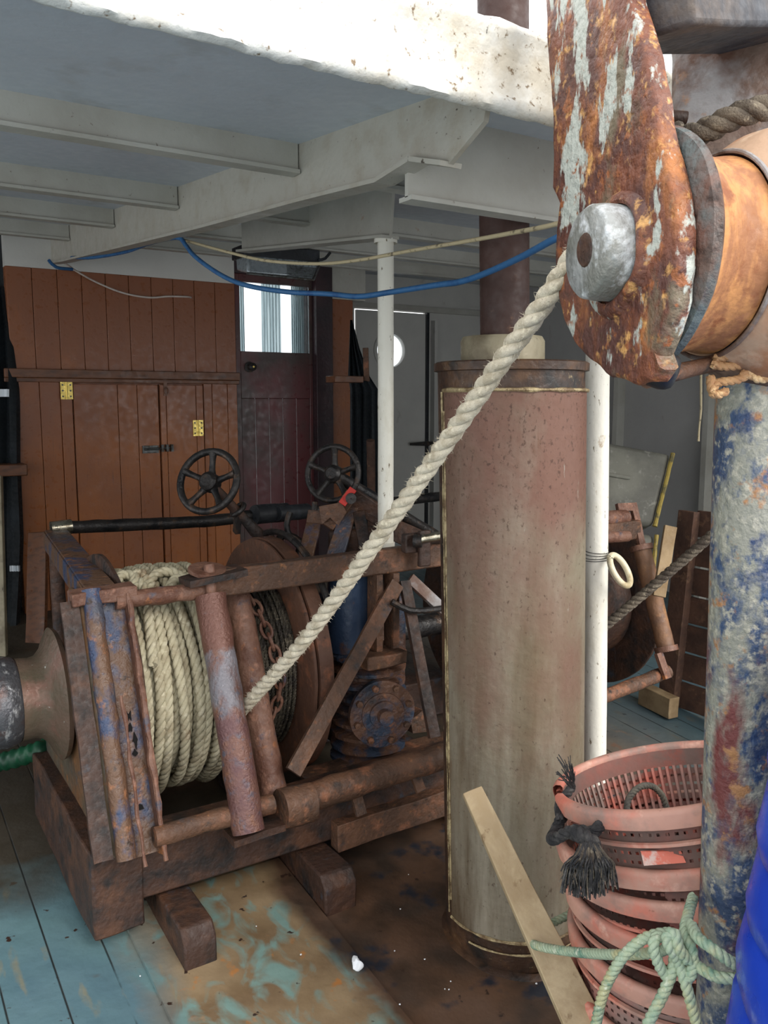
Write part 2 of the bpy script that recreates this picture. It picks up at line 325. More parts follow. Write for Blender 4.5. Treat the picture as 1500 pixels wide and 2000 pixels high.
def prism(b, poly, ext):
    poly = [V(p) for p in poly]; ext = V(ext)
    a = [b.verts.new(p) for p in poly]; c = [b.verts.new(p + ext) for p in poly]; n = len(poly)
    b.faces.new(a[::-1]); b.faces.new(c)
    for i in range(n): b.faces.new((a[i], a[(i + 1) % n], c[(i + 1) % n], c[i]))
    return b
def crumple(b, amp, sc=12, cuts=0, seed=0):
    if cuts: bmesh.ops.subdivide_edges(b, edges=b.edges[:], cuts=cuts, use_grid_fill=True)
    for v in b.verts:
        v.co += noise.noise_vector(v.co * sc + V((seed, seed, 0))) * amp
    return b

def world_loc(o):
    l = V((0, 0, 0))
    while o: l += V(o.location); o = o.parent
    return l
def obj(name, b, m, parent=None, bev=0.0, smooth=40, loc=None):
    bmesh.ops.recalc_face_normals(b, faces=b.faces[:])
    if parent is not None: off = world_loc(parent)
    else:
        if loc is None:
            xs = [v.co for v in b.verts]
            off = V(((min(v.x for v in xs) + max(v.x for v in xs)) / 2, (min(v.y for v in xs) + max(v.y for v in xs)) / 2, min(v.z for v in xs)))
        else: off = V(loc)
    for v in b.verts: v.co -= off
    me = bpy.data.meshes.new(name); b.to_mesh(me); b.free()
    for p in me.polygons: p.use_smooth = True
    me.set_sharp_from_angle(angle=math.radians(smooth))
    me.materials.append(m)
    o = bpy.data.objects.new(name, me); COL.objects.link(o)
    if parent is not None: o.parent = parent
    else: o.location = off
    if bev:
        md = o.modifiers.new('bevel', 'BEVEL'); md.width = bev; md.segments = 2; md.limit_method = 'ANGLE'
        md.angle_limit = math.radians(40)
    return o
def tag(o, label, cat, group=None, kind=None):
    o['label'] = label; o['category'] = cat
    if group: o['group'] = group
    if kind: o['kind'] = kind
    return o
def thing(name, loc, label, cat, group=None):
    o = bpy.data.objects.new(name, None); COL.objects.link(o); o.location = V(loc); o.empty_display_size = .1
    return tag(o, label, cat, group)
def struct(name, b, m, label, cat, **k):
    o = obj(name, b, m, **k); return tag(o, label, cat, kind='structure')
BL = bpy.context.view_layer

# ================================================================ THE SETTING
# deck: painted planks running fore and aft, worn to brown where the machinery drips
def deck_mat():
    m = bpy.data.materials.new('painted_deck_planks'); m.use_nodes = True
    t = m.node_tree; N = t.nodes; K = t.links; b = N['Principled BSDF']
    geo = N.new('ShaderNodeNewGeometry'); sp = N.new('ShaderNodeSeparateXYZ'); K.new(geo.outputs['Position'], sp.inputs[0])
    def nz(s, st=(1, 1, 1), det=6, d=0.0, off=0.0):
        mp = N.new('ShaderNodeMapping'); mp.inputs['Scale'].default_value = st; mp.inputs['Location'].default_value = (off, off, 0)
        K.new(geo.outputs['Position'], mp.inputs[0])
        n = N.new('ShaderNodeTexNoise'); n.inputs['Scale'].default_value = s; n.inputs['Detail'].default_value = det; n.inputs['Distortion'].default_value = d
        K.new(mp.outputs[0], n.inputs[0]); return n.outputs[0]
    def mr(src, a, c, lo=0, hi=1):
        n = N.new('ShaderNodeMapRange'); n.inputs[1].default_value = a; n.inputs[2].default_value = c
        n.inputs[3].default_value = lo; n.inputs[4].default_value = hi; K.new(src, n.inputs[0]); return n.outputs[0]
    def ma(op, a, c):
        n = N.new('ShaderNodeMath'); n.operation = op
        for i, v in enumerate((a, c)):
            if isinstance(v, (int, float)): n.inputs[i].default_value = v
            else: K.new(v, n.inputs[i])
        return n.outputs[0]
    def mix(f, a, c):
        n = N.new('ShaderNodeMix'); n.data_type = 'RGBA'
        K.new(f, n.inputs[0])
        for i, v in ((6, a), (7, c)):
            if isinstance(v, tuple): n.inputs[i].default_value = c255(*v)
            else: K.new(v, n.inputs[i])
        return n.outputs[2]
    X, Y = sp.outputs[0], sp.outputs[1]
    teal = mix(mr(nz(3), .35, .65), (84, 112, 122), (96, 126, 130))
    teal = mix(mr(nz(11, (2, .5, 1)), .60, .70), teal, (120, 122, 108))
    brown = mix(mr(nz(5, off=4), .38, .62), (150, 128, 98), (120, 98, 72))
    brown = mix(mr(nz(16, off=7), .62, .70), brown, (172, 116, 64))
    rust = mix(mr(nz(6, off=2), .40, .60), (62, 48, 38), (92, 68, 52))
    rust = mix(mr(nz(9, off=9), .58, .66), rust, (38, 40, 48))
    # worn band around the winch, X 0.62..1.15 brown with teal flakes; past 1.15 greasy rust until 2.6
    band = ma('MULTIPLY', mr(ma('ADD', X, mr(nz(2.5), .3, .7, -.06, .06)), .50, .66), mr(X, 3.2, 2.6))
    flake = ma('MULTIPLY', mr(ma('ADD', nz(9, (1.4, .8, 1), off=5, d=.8), mr(Y, 2.0, 1.4, 0, .05)), .52, .66), mr(X, 1.5, 1.0))
    wornc = mix(flake, brown, (120, 148, 140))
    c = mix(band, teal, wornc)
    c = mix(ma('MULTIPLY', mr(ma('ADD', X, mr(nz(3, off=3), .3, .7, -.05, .05)), 1.0, 1.06), mr(X, 2.9, 2.4)), c, rust)
    c = mix(mr(nz(26, off=1), .68, .71), c, (52, 36, 28))
    c = mix(mr(nz(5, (1, 1, 1), off=11), .66, .74), c, (84, 58, 40))
    c = mix(mr(X, 2.2, 2.9, 0, .6), c, (52, 62, 70))
    dirt = ma('MULTIPLY', mr(ma('ADD', Y, mr(nz(3, off=6), .3, .7, -.15, .15)), 2.5, 2.75), mr(X, 2.4, 2.0))
    c = mix(dirt, c, (64, 58, 48))
    # caulked seams between planks
    s = ma('FRACT', ma('DIVIDE', ma('ADD', X, .03), .135), 0)
    seam = ma('MULTIPLY', mr(ma('ABSOLUTE', ma('SUBTRACT', s, .5), 0), .475, .492), mr(nz(4), .40, .5))
    seam = ma('MULTIPLY', seam, mr(ma('ABSOLUTE', ma('SUBTRACT', X, 1.45), 0), .85, .95))
    c = mix(seam, c, (34, 38, 38))
    K.new(c, b.inputs['Base Color'])
    K.new(mr(nz(8, off=2), .35, .65, .35, .7), b.inputs['Roughness'])
    bp = N.new('ShaderNodeBump'); bp.inputs['Strength'].default_value = .6; bp.inputs['Distance'].default_value = .006
    h = ma('SUBTRACT', nz(22), ma('MULTIPLY', seam, .8)); K.new(h, bp.inputs['Height']); K.new(bp.outputs[0], b.inputs['Normal'])
    return m
M['deck'] = deck_mat()
b = nb(); sbox(b, -3.2, 5.2, -5, 7, -.12, 0)
struct('floor', b, M['deck'], 'blue green painted ship deck worn brown around the winch', 'deck', loc=(0, 0, 0))
# low brown raised plate under the winch feet
ex0 = deck(247, 1815).x; ex1 = deck(640, 1800).x
b = nb(); sbox(b, ex0, ex1, -.2, 2.35, -.005, .012); crumple(b, .002, 5, cuts=3)
struct('trim_1', b, M['deck'], 'low worn brown doubling plate on deck in front of the winch', 'deck plate', loc=(0, 0, 0))

# shelter deck overhead
EY = 1.29
b = nb(); sbox(b, -3.2, 5.2, EY, 6.6, 0, .03, rz)
struct('ceiling', b, M['soffit'], 'grey white painted underside of the shelter deck', 'ceiling', loc=(0, 0, 0))
b = nb()
prof = [(.0, .115), (-.012, .150), (-.022, .150), (-.03, .142), (-.032, .128), (-.026, .118), (-.028, .06), (-.028, .018), (-.036, .006), (-.034, -.008), (-.02, -.014), (-.004, -.008), (.004, .0)]
rows = []; nx = 520
for i in range(nx + 1):
    x = -3.2 + 8.4 * i / nx; r_ = []
    for k, (dy, h) in enumerate(prof):
        p = V((x, EY + dy, 2.246 + h))
        am = .0065 if (k <= 5 or k >= 8) else .0015
        n_ = noise.noise(V((x * 28, k * .35, 0))) + .5 * noise.noise(V((x * 70, k * .5, 4)))
        r_.append(b.verts.new(p + V((0, -1, .6)).normalized() * (am * n_)))
    rows.append(r_)
for i in range(nx):
    for k in range(len(prof) - 1): b.faces.new((rows[i][k], rows[i + 1][k], rows[i + 1][k + 1], rows[i][k + 1]))
    b.faces.new((rows[i][-1], rows[i + 1][-1], rows[i + 1][0], rows[i][0]))
struct('trim_2', b, M['fascia'], 'white lumpy welded edge of the roof overhead', 'roof edge', smooth=60)
BY = (2.09, 3.04, 3.87, 4.72)
n = 3
for i, y in enumerate(BY):
    for (x0, x1, nm) in ((-3.2, 1.07, 'left'), (1.09, 4.9, 'right')):
        b = nb(); sbox(b, x0, x1, y, y + .012, -.07, 0.0, lambda q, y=y: rz(y)); sbox(b, x0, x1, y - .012, y + .035, -.078, -.068, lambda q, y=y: rz(y))
        struct('trim_%d' % n, b, M['beam'], 'white painted roof beam %s of the girder, number %s from the roof edge' % (nm, ('one', 'two', 'three', 'four', 'five')[i]), 'roof beam'); n += 1
gx = 1.08
gp = [(1.30, rz(1.30)), (1.32, 2.232), (1.43, 2.178), (1.545, 2.212), (1.68, 2.197), (2.06, 2.228), (2.805, 2.282), (4.85, 2.45), (5.19, 2.485), (5.19, rz(5.19))]
b = nb(); prism(b, [(gx - .006, y, z) for y, z in gp], (.012, 0, 0))
for (a, c) in zip(gp[2:8], gp[3:9]): bar(b, (gx, a[0], a[1]), (gx, c[0], c[1]), .055, .01)
struct('trim_%d' % n, b, M['beam_dirty'], 'white painted longitudinal roof girder with stained angled near end', 'girder'); n += 1
b = nb(); prism(b, [(1.60, 2.44, rz(2.44)), (1.60, 2.46, rz(2.46) - .16), (1.60, 3.7, rz(3.7) - .14), (1.60, 3.7, rz(3.7))], (.012, 0, 0)); bar(b, (1.605, 2.46, rz(2.46) - .16), (1.605, 3.7, rz(3.7) - .14), .07, .01)
struct('trim_%d' % n, b, M['beam'], 'short white roof girder over the slim stanchion', 'girder'); n += 1

b = nb(); box(b, 1.09, 4.9, 1.60, 1.612, 2.15, rz(1.6) + .005); box(b, 1.09, 4.9, 1.585, 1.635, 2.142, 2.152)
struct('trim_%d' % n, b, M['beam'], 'deep white roof beam right of the girder in front of the exhaust pipe', 'roof beam'); n += 1
# brown panelled wall
WY = 5.2
def wx(px, y=800): return onY(px, y, WY).x
xl, xd0, xd1, xc0, xc1 = wx(25), wx(462), wx(612), wx(643), wx(685, 600)
def boards(b, xs, z0, z1, y=WY, th=.02, gap=.002):
    for a, c in zip(xs[:-1], xs[1:]): box(b, a + gap / 2, c - gap / 2, y - th, y, z0, z1)
b = nb(); box(b, xl, xd0, WY, WY + .06, .2, 2.45)
k = 10; boards(b, [xl + (xd0 - xl) * i / k for i in range(k + 1)], 1.87, 2.45, th=.016)
boards(b, [xl, wx(78), wx(118)], .2, 1.84, th=.018)
boards(b, [wx(396), wx(413), wx(443), wx(462)], .2, 1.84, th=.018)
w_ = struct('wall_back', b, M['brown'], 'brown painted plank wall of the deckhouse behind the winch', 'wall', bev=.003)
b = nb(); box(b, xl, xd0, WY - .012, WY + .06, 2.45, rz(WY))
struct('trim_%d' % n, b, M['white'], 'white header board above the brown plank wall', 'trim'); n += 1
b = nb(); box(b, xl - .04, xd0 + .01, WY - .05, WY - .016, 1.835, 1.885); box(b, xl - .04, xd0 + .01, WY - .035, WY - .016, 1.81, 1.835)
struct('trim_%d' % n, b, M['brown_dark'], 'brown moulded ledge running across the plank wall', 'ledge', bev=.004); n += 1
def hinge(px, py, m, par):
    p = onY(px, py, WY - .035); t = thing('hinge', (0, 0, 0), '', '') if False else None
    b = nb(); box(b, p.x - .034, p.x - .004, p.y - .003, p.y, p.z - .05, p.z + .05); box(b, p.x + .004, p.x + .034, p.y - .003, p.y, p.z - .05, p.z + .05)
    pipe(b, (p.x, p.y - .004, p.z - .05), (p.x, p.y - .004, p.z + .05), .005, 8, 0)
    h = obj('hinge', b, m, par, smooth=30)
    b = nb()
    for sx_ in (-.022, .022):
        for sz in (-.033, 0, .033): lathe(b, [(0, .0001), (0, .0052), (.002, .0052), (.0025, .0001)], (p.x + sx_, p.y - .003, p.z + sz), (0, -1, 0), 10)
    obj('screw', b, M['steel_old'], h)
zb = .45
def cup(num, px0, px1, splits, label):
    x0, x1 = wx(px0), wx(px1)
    b = nb(); box(b, x0 + .003, x1 - .003, WY - .02, WY - .001, zb, 1.805)
    boards(b, [x0 + .003] + [wx(s) for s in splits] + [x1 - .003], zb, 1.80, WY - .02, .012, .003)
    o = obj('door_%d' % num, b, M['brown'], bev=.002); tag(o, label, 'cupboard door', kind='structure'); return o
b = nb(); box(b, wx(118), wx(140), WY - .03, WY, .4, 1.81); box(b, wx(118), wx(396), WY - .03, WY, .38, zb - .005)
struct('trim_%d' % n, b, M['brown'], 'brown frame post beside the left cupboard door', 'door frame', bev=.003); n += 1
d3 = cup(3, 141, 308, [228, 266], 'left brown cupboard door with brass hinge at its top left')
hinge(130, 763, M['brass'], d3)
d4 = cup(4, 309, 395, [322, 380], 'right brown cupboard door behind the handwheel with brass hinge halfway')
hinge(387, 836, M['brass'], d4); hinge(394, 1112, M['steel_old'], d4)
p = onY(300, 877, WY - .035)
b = nb(); box(b, p.x - .07, p.x + .03, p.y - .006, p.y, p.z - .025, p.z + .022); pipe(b, (p.x - .06, p.y - .012, p.z), (p.x + .1, p.y - .012, p.z + .004), .008, 8, 0)
bl = obj('bolt_latch', b, M['steel_old'], d3)
b = nb()
for i in range(3): box(b, p.x + .045 + .03 * i, p.x + .06 + .03 * i, p.y - .022, p.y, p.z - .018, p.z + .026)
obj('staple', b, M['steel_old'], d4)
p = onY(322, 757, WY - .03)
b = nb(); box(b, p.x - .01, p.x + .012, p.y - .006, p.y, p.z - .05, p.z + .05); torus(b, (p.x + .006, p.y - .01, p.z - .02), V((1, 0, 0)), V((0, 0, 1)), .014, .02, .003, 16, 6)
obj('hasp', b, M['brown_dark'], d4)

# oxblood door with a window
dz0 = .5; ztop = 2.52
wz0, wz1 = onY(540, 688, WY).z, 2.47
wxa, wxb = wx(470, 690), wx(605, 690)
b = nb()
box(b, xd0 + .003, wxa, WY, WY + .035, dz0, ztop); box(b, wxb, xd1, WY, WY + .035, dz0, ztop)
box(b, wxa, wxb, WY, WY + .035, wz1, ztop); box(b, wxa, wxb, WY, WY + .035, 1.72, wz0)
k = 5; boards(b, [wxa + (wxb - wxa) * i / k for i in range(k + 1)], dz0, 1.72, WY + .03, .02, .004)
d1 = struct('door_1', b, M['door_red'], 'oxblood red wooden deckhouse door with a window in its top', 'door', bev=.003)
b = nb(); box(b, wxa, wxb, WY + .012, WY + .017, wz0, wz1); obj('pane', b, M['glass'], d1)
for (u0, u1, sd_) in ((-.02, .17, 1), (.42, .69, 2), (.85, 1.03, 3)):
    b = nb(); n_ = 26; fr_ = []
    xa, xb = wxa + (wxb - wxa) * u0, wxa + (wxb - wxa) * u1
    for i in range(n_ + 1):
        x = xa + (xb - xa) * i / n_; yy = WY + .12 + .014 * math.sin(i * 1.5 + sd_)
        fr_.append([b.verts.new((x, yy, wz0 - .15)), b.verts.new((x, yy, wz1 + .1)), b.verts.new((x, yy + .004, wz1 + .1)), b.verts.new((x, yy + .004, wz0 - .15))])
    for i in range(n_):
        for q in range(4): b.faces.new((fr_[i][q], fr_[i + 1][q], fr_[i + 1][(q + 1) % 4], fr_[i][(q + 1) % 4]))
    obj('curtain', b, M['curtain'], d1)
p = onY(487, 717, WY)
b = nb(); lathe(b, [(0, .001), (0, .034), (.006, .036), (.01, .02), (.03, .012), (.045, .026), (.06, .026), (.068, .012), (.07, .001)], p, (0, -1, 0), 20)
obj('knob', b, M['iron'], d1)
b = nb(); lathe(b, [(0, .001), (0, .008), (.004, .006), (.004, .001)], p + V((0, -.069, 0)), (0, -1, 0), 10); obj('keyhole_cap', b, M['brass'], d1)
b = nb(); box(b, xd1, xc0, WY - .06, WY + .1, .2, rz(WY)); box(b, xd0 - .0, xd1, WY - .01, WY + .08, ztop, rz(WY)); box(b, xd0, xd1, WY - .03, WY + .08, .3, dz0)
struct('trim_%d' % n, b, M['door_frame'], 'dark maroon frame around the oxblood door', 'door frame', bev=.003); n += 1
b = nb(); box(b, xc0, xc1, WY - .03, WY + .08, .2, 2.40)
struct('wall_back_corner', b, M['brown'], 'narrow brown plank corner right of the oxblood door', 'wall', bev=.003)
b = nb(); box(b, xc0, xc1 + .1, WY - .035, WY + .08, 2.40, rz(WY))
struct('trim_%d' % n, b, M['beam'], 'off white header above the narrow brown corner', 'trim'); n += 1
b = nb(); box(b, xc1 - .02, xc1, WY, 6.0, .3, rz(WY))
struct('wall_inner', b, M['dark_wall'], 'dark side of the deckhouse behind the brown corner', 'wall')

# white steel bulkhead with the porthole door
BYY = 6.0
pc = onY(760, 685, BYY); pr = .135
dxa, dxb, dzt = onY(692, 605, BYY).x, onY(830, 700, BYY).x, onY(765, 607, BYY).z
b = nb()
box(b, xc1, dxa, BYY, BYY + .03, .3, rz(BYY)); box(b, dxb, 4.95, BYY, BYY + .03, .3, rz(BYY)); box(b, dxa, dxb, BYY, BYY + .03, dzt, rz(BYY))
struct('wall_bulkhead', b, M['white'], 'white painted steel bulkhead around the porthole door', 'wall')
b = nb(); box(b, xc1, 4.95, BYY - .03, BYY, dzt + .005, dzt + .05)
struct('trim_%d' % n, b, M['beam'], 'thin white ledge over the porthole door', 'trim'); n += 1
# door leaf with a round hole
b = nb(); seg = 48; y0 = BYY - .02; inner = []; outer = []
hw0, hw1, hz0, hz1 = dxa + .01 - pc.x, dxb - .01 - pc.x, .62 - pc.z, dzt - .01 - pc.z
for i in range(seg):
    a = 2 * math.pi * i / seg; ca, sa = math.cos(a), math.sin(a)
    inner.append(V((pc.x + pr * ca, 0, pc.z + pr * sa)))
    tx = (hw1 if ca > 0 else hw0) / ca if abs(ca) > 1e-6 else 1e9; tz = (hz1 if sa > 0 else hz0) / sa if abs(sa) > 1e-6 else 1e9
    t = min(tx, tz); outer.append(V((pc.x + t * ca, 0, pc.z + t * sa)))
for cx, cz in ((hw0, hz0), (hw0, hz1), (hw1, hz0), (hw1, hz1)):
    j = min(range(seg), key=lambda q: (outer[q] - V((pc.x + cx, 0, pc.z + cz))).length); outer[j] = V((pc.x + cx, 0, pc.z + cz))
rings = [[b.verts.new(q + V((0, yy, 0))) for q in rr] for rr, yy in ((inner, y0), (outer, y0), (outer, y0 + .03), (inner, y0 + .03))]
for r_ in range(4):
    for i in range(seg):
        b.faces.new((rings[r_][i], rings[r_][(i + 1) % seg], rings[(r_ + 1) % 4][(i + 1) % seg], rings[(r_ + 1) % 4][i]))
d2 = struct('door_2', b, M['white'], 'white steel door with round porthole behind the slim stanchion', 'door', bev=.002)
b = nb(); lathe(b, [(0, pr + .001), (-.012, pr + .003), (-.016, pr + .012), (-.012, pr + .03), (0, pr + .034)], (pc.x, y0, pc.z), (0, 1, 0), 48); obj('porthole_rim', b, M['white'], d2)
b = nb(); lathe(b, [(0, .001), (0, pr + .002), (.006, pr + .002), (.006, .001)], (pc.x, y0 + .012, pc.z), (0, 1, 0), 48); obj('porthole_glass', b, M['glass'], d2)
hp = onY(825, 866, y0)
b = nb(); bar(b, hp + V((-.16, -.05, 0)), hp + V((.03, -.05, 0)), .02, .022, w2=.03, h2=.04); pipe(b, hp + V((.0, -.06, 0)), hp + V((.0, .01, 0)), .016, 10); bar(b, hp + V((.02, -.05, 0)), hp + V((.12, -.04, 0)), .03, .03)
obj('lever_handle', b, M['iron'], d2)
b = nb(); box(b, dxb - .005, dxb + .02, BYY - .035, BYY - .001, .6, dzt); obj('rubber_gasket', b, M['black'], d2)
b = nb(); sbox(b, dxb + .06, dxb + .09, BYY - .06, BYY - .001, 0, dzt - .6); 
struct('trim_%d' % n, b, M['white'], 'white vertical stiffener right of the porthole door', 'trim'); n += 1
SX = 4.9
b = nb()
vs_ = [b.verts.new(q) for q in ((SX, .6, dz(.6)), (SX, 6.03, dz(6.03)), (SX, 6.03, rz(6.03)), (SX, .6, rz(.6)), (SX + .03, .6, dz(.6)), (SX + .03, 6.03, dz(6.03)), (SX + .03, 6.03, rz(6.03)), (SX + .03, .6, rz(.6)))]
for f in ((0, 1, 2, 3), (7, 6, 5, 4), (0, 4, 5, 1), (1, 5, 6, 2), (2, 6, 7, 3), (3, 7, 4, 0)): b.faces.new([vs_[i] for i in f])
struct('wall_right', b, mat('side_paint', (164, 162, 158), [L((150, 148, 144), 2, .5, .2), L((110, 100, 86), 8, .68, .06, (1, 1, .5), a=.6)], .5), 'grey white painted side of the ship at the right', 'wall')
for (px_, py_) in ((1205, 800), (1382, 800)):
    q = onX(px_, py_, SX - .06)
    b = nb(); box(b, SX - .08, SX, q.y - .02, q.y + .02, dz(q.y), rz(q.y) - .0)
    struct('trim_%d' % n, b, M['beam'], 'white painted side frame %s' % ('behind the white pole' if px_ < 1300 else 'beside the blue post'), 'side frame'); n += 1
# dark passage at the left
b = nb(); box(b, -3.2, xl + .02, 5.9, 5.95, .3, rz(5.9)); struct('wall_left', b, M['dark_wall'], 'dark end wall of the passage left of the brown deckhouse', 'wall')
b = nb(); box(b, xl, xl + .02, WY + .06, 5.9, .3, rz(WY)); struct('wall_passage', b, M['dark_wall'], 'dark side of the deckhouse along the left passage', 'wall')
b = nb(); p = onY(45, 915, 5.1); box(b, p.x - .35, p.x + .01, 5.02, 5.16, p.z - .035, p.z + .03)
struct('trim_%d' % n, b, M['brown_dark'], 'short brown rail end at the left corner of the plank wall', 'rail', bev=.006); n += 1

# ================================================================ THE WINCH
AY, AZ = 2.70, .80
def wp(x, y, z): return V((x, y, z))
W = thing('trawl_winch', (1.75, 2.6, dz(2.6)), 'rusty trawl winch with rope drum, brake discs and roller frame on the blue green deck', 'winch')
XA = V((1, 0, 0))
# frame lean: top (Y 2.40, z 1.17), bottom (Y 2.14, z .50)
def lean(z): return 2.14 + (z - .50) * .388
# left side
b = nb(); prof = [(2.39, 1.15), (2.54, 1.16), (2.55, .95), (2.60, .82), (2.70, .72), (2.90, .66), (3.0, .58), (3.02, .46), (2.15, .49), (2.18, .6), (2.29, .9)]
prism(b, [(.522, y, z) for y, z in prof], (.02, 0, 0)); crumple(b, .0, 8)
obj('side_plate', b, M['side_plate'], W, bev=.01)
b = nb(); tube(b, [V((.555, lean(z) - .012, z)) for z in [.495 + .68 * i / 24 for i in range(25)]], .027, 14, jit=.25); obj('front_post', b, M['blue_rust'], W)
b = nb(); bar(b, (.495, lean(.5) - .0, .5), (.495, lean(1.15) - .0, 1.15), .05, .014, XA); crumple(b, .004, 14, 8); obj('edge_strip', b, M['rust_dark'], W)
b = nb(); bar(b, (.61, lean(.48) + .02, .48), (.61, lean(1.16) + .02, 1.16), .09, .012, XA); crumple(b, .004, 12, 8, 3); obj('channel_web', b, M['blue_rust'], W)
b = nb(); tube(b, [V((.652 + .004 * noise.noise(V((0, 0, z * 20))), lean(z) - .03 + .006 * noise.noise(V((5, 0, z * 16))), z)) for z in [.475 + .68 * i / 34 for i in range(35)]], .0075, 8, jit=.7)
bar(b, (.652, lean(.48), .48), (.652, lean(1.14), 1.14), .012, .06, XA); crumple(b, .003, 20); obj('channel_flange', b, M['rust_pink'], W)
b = nb(); tube(b, [V((.592 + .007 * noise.noise(V((0, 3, z * 14))), lean(z) - .04 + .008 * noise.noise(V((5, 0, z * 16))), z)) for z in [.48 + .42 * i / 24 for i in range(25)]], .006, 8, jit=.8); obj('torn_flange', b, M['rust_pink'], W)
# rust holes in the web
b = nb()
for (z, sx_, sz) in ((.83, .006, .018), (.80, .004, .02), (.765, .005, .022), (.735, .006, .012), (.60, .010, .012)):
    b = nb(); p = V((.618 + .006 * math.sin(z * 60), lean(z) + .010, z)); hp_ = [p + V((.0 + (.004 + sx_ * (.6 + .5 * math.sin(q * 2.3 + z * 90))) * math.cos(q * .785), 0, 0)) + V((0, .388, 1)) * (sz * (.6 + .5 * math.cos(q * 3.1 + z * 50)) * math.sin(q * .785)) for q in range(8)]
    prism(b, hp_, V((0, -.004, .001))); obj('corrosion_hole', b, M['hole'], W)
# top rail going back and rear post
tA, tB = V((.585, 2.44, 1.165)), V((.70, 3.56, 1.175))
b = nb(); bar(b, V((.59, 2.40, 1.16)), tB, .085, .022); bar(b, V((.55, 2.42, 1.13)), tB + V((-.043, 0, -.03)), .012, .07); crumple(b, .003, 9, 4); obj('top_rail', b, M['blue_rust'], W, bev=.003)
b = nb(); bar(b, (.50, 2.40, 1.155), (.68, 2.40, 1.155), .07, .04); crumple(b, .006, 14, 4); obj('corner_cap', b, M['rust_pink'], W, bev=.004)
b = nb(); pipe(b, (.69, 3.5, .3), (.69, 3.53, 1.14), .028); obj('rear_post', b, M['rust_dark'], W)
# base
b = nb(); box(b, .475, .62, 2.20, 3.0, .245, .49); crumple(b, .008, 6, 4); obj('base_end', b, M['rust_dark'], W, bev=.006)
b = nb(); bar(b, (.60, 2.27, .40), (2.1, 2.27, .40), .12, .17); crumple(b, .008, 7, 4, 5); obj('base_beam', b, M['rust_dark'], W, bev=.006)
b = nb(); bar(b, (.60, 2.95, .40), (3.05, 2.95, .40), .12, .17); obj('rear_base_beam', b, M['rust_dark'], W, bev=.006)
b = nb(); bar(b, (1.22, 2.19, .335), (1.95, 2.19, .345), .05, .09); bar(b, (1.2, 2.33, .46), (1.95, 2.33, .46), .2, .012); crumple(b, .005, 8, 4, 6); obj('drip_tray', b, M['rust'], W, bev=.003)
for k in range(3):
    pts = [(365, 1905), (640, 1790)]
    if k < 2:
        f = deck(*pts[k]); x0, x1 = f.x - .004, f.x + (.086, .10)[k]
        b = nb(); box(b, x0, x1, f.y, 2.9, dz(f.y) - .02, .30 + .0 * k); crumple(b, .005, 8, 3, k)
        for v in b.verts:
            if v.co.z > .28 and v.co.y < f.y + .1: v.co.y += .03
    else:
        b = nb(); box(b, 1.75, 1.9, 2.15, 2.9, dz(2.15), .32)
    obj('foot', b, M['rust_dark'], W, bev=.006)
# rope drum and its flanges
b = nb(); lathe(b, [(0, .02), (0, .27), (.60, .27), (.60, .02)], (.66, AY, AZ), XA, 40); obj('drum_barrel', b, M['rust_dark'], W)
def flange(x, R, th, nm, m, holes=0):
    b = nb(); lathe(b, [(0, .03), (0, R - .006), (.004, R), (th - .004, R), (th, R - .006), (th, .03)], (x, AY, AZ), XA, 64, jit=.003); return obj(nm, b, m, W)
flange(.655, .415, .018, 'left_drum_flange', M['rust_dark'])
flange(1.205, .415, .016, 'brake_disc', M['rust_disc'])
b = nb(); lathe(b, [(0, .36), (0, .42), (.05, .42), (.05, .36)], (1.225, AY, AZ), XA, 64, jit=.004); obj('brake_drum', b, M['rust_disc'], W)
b = nb()
for i in range(40):
    a = math.radians(30 + 200 * i / 39) ; 
tube(b, [V((1.29, AY + .435 * math.cos(math.radians(150 - 130 * i / 20)), AZ + .435 * math.sin(math.radians(150 - 130 * i / 20)))) for i in range(21)], .012, 8, jit=.2); obj('brake_band', b, M['iron'], W)
flange(2.88, .40, .02, 'right_drum_flange', M['rust_dark'])
b = nb(); lathe(b, [(0, .02), (0, .26), (.62, .26), (.62, .02)], (2.24, AY, AZ), XA, 32); obj('drum_barrel', b, M['rust_dark'], W)
flange(2.2, .40, .02, 'inner_drum_flange', M['rust_dark'])
b = nb(); pipe(b, (.2, AY, AZ), (3.1, AY, AZ), .045); obj('main_shaft', b, M['iron'], W)
# warping head, axis athwartships, outboard of the side plate
b = nb(); lathe(b, [(0, .02), (0, .18), (.008, .20), (.022, .205), (.034, .185), (.048, .15), (.068, .128), (.09, .122), (.13, .125)], (.518, AY - .03, AZ - .0), V((-1, 0, 0)), 48, jit=.003)
wh = obj('warping_head', b, mat('warping_head_metal', (112, 88, 72), [L((92, 80, 62), 6, .5, .1), L((132, 84, 70), 5, .58, .08), L((190, 190, 180), 40, .70, .03)], .45, metal=.2, bump=.6), W)
b = nb(); lathe(b, [(.0, .116), (.015, .130), (.05, .138), (.09, .135), (.12, .12), (.12, .02)], (.395, AY - .03, AZ), V((-1, 0, 0)), 48, jit=.004); obj('head_end_cap', b, M['iron_bare'], wh)
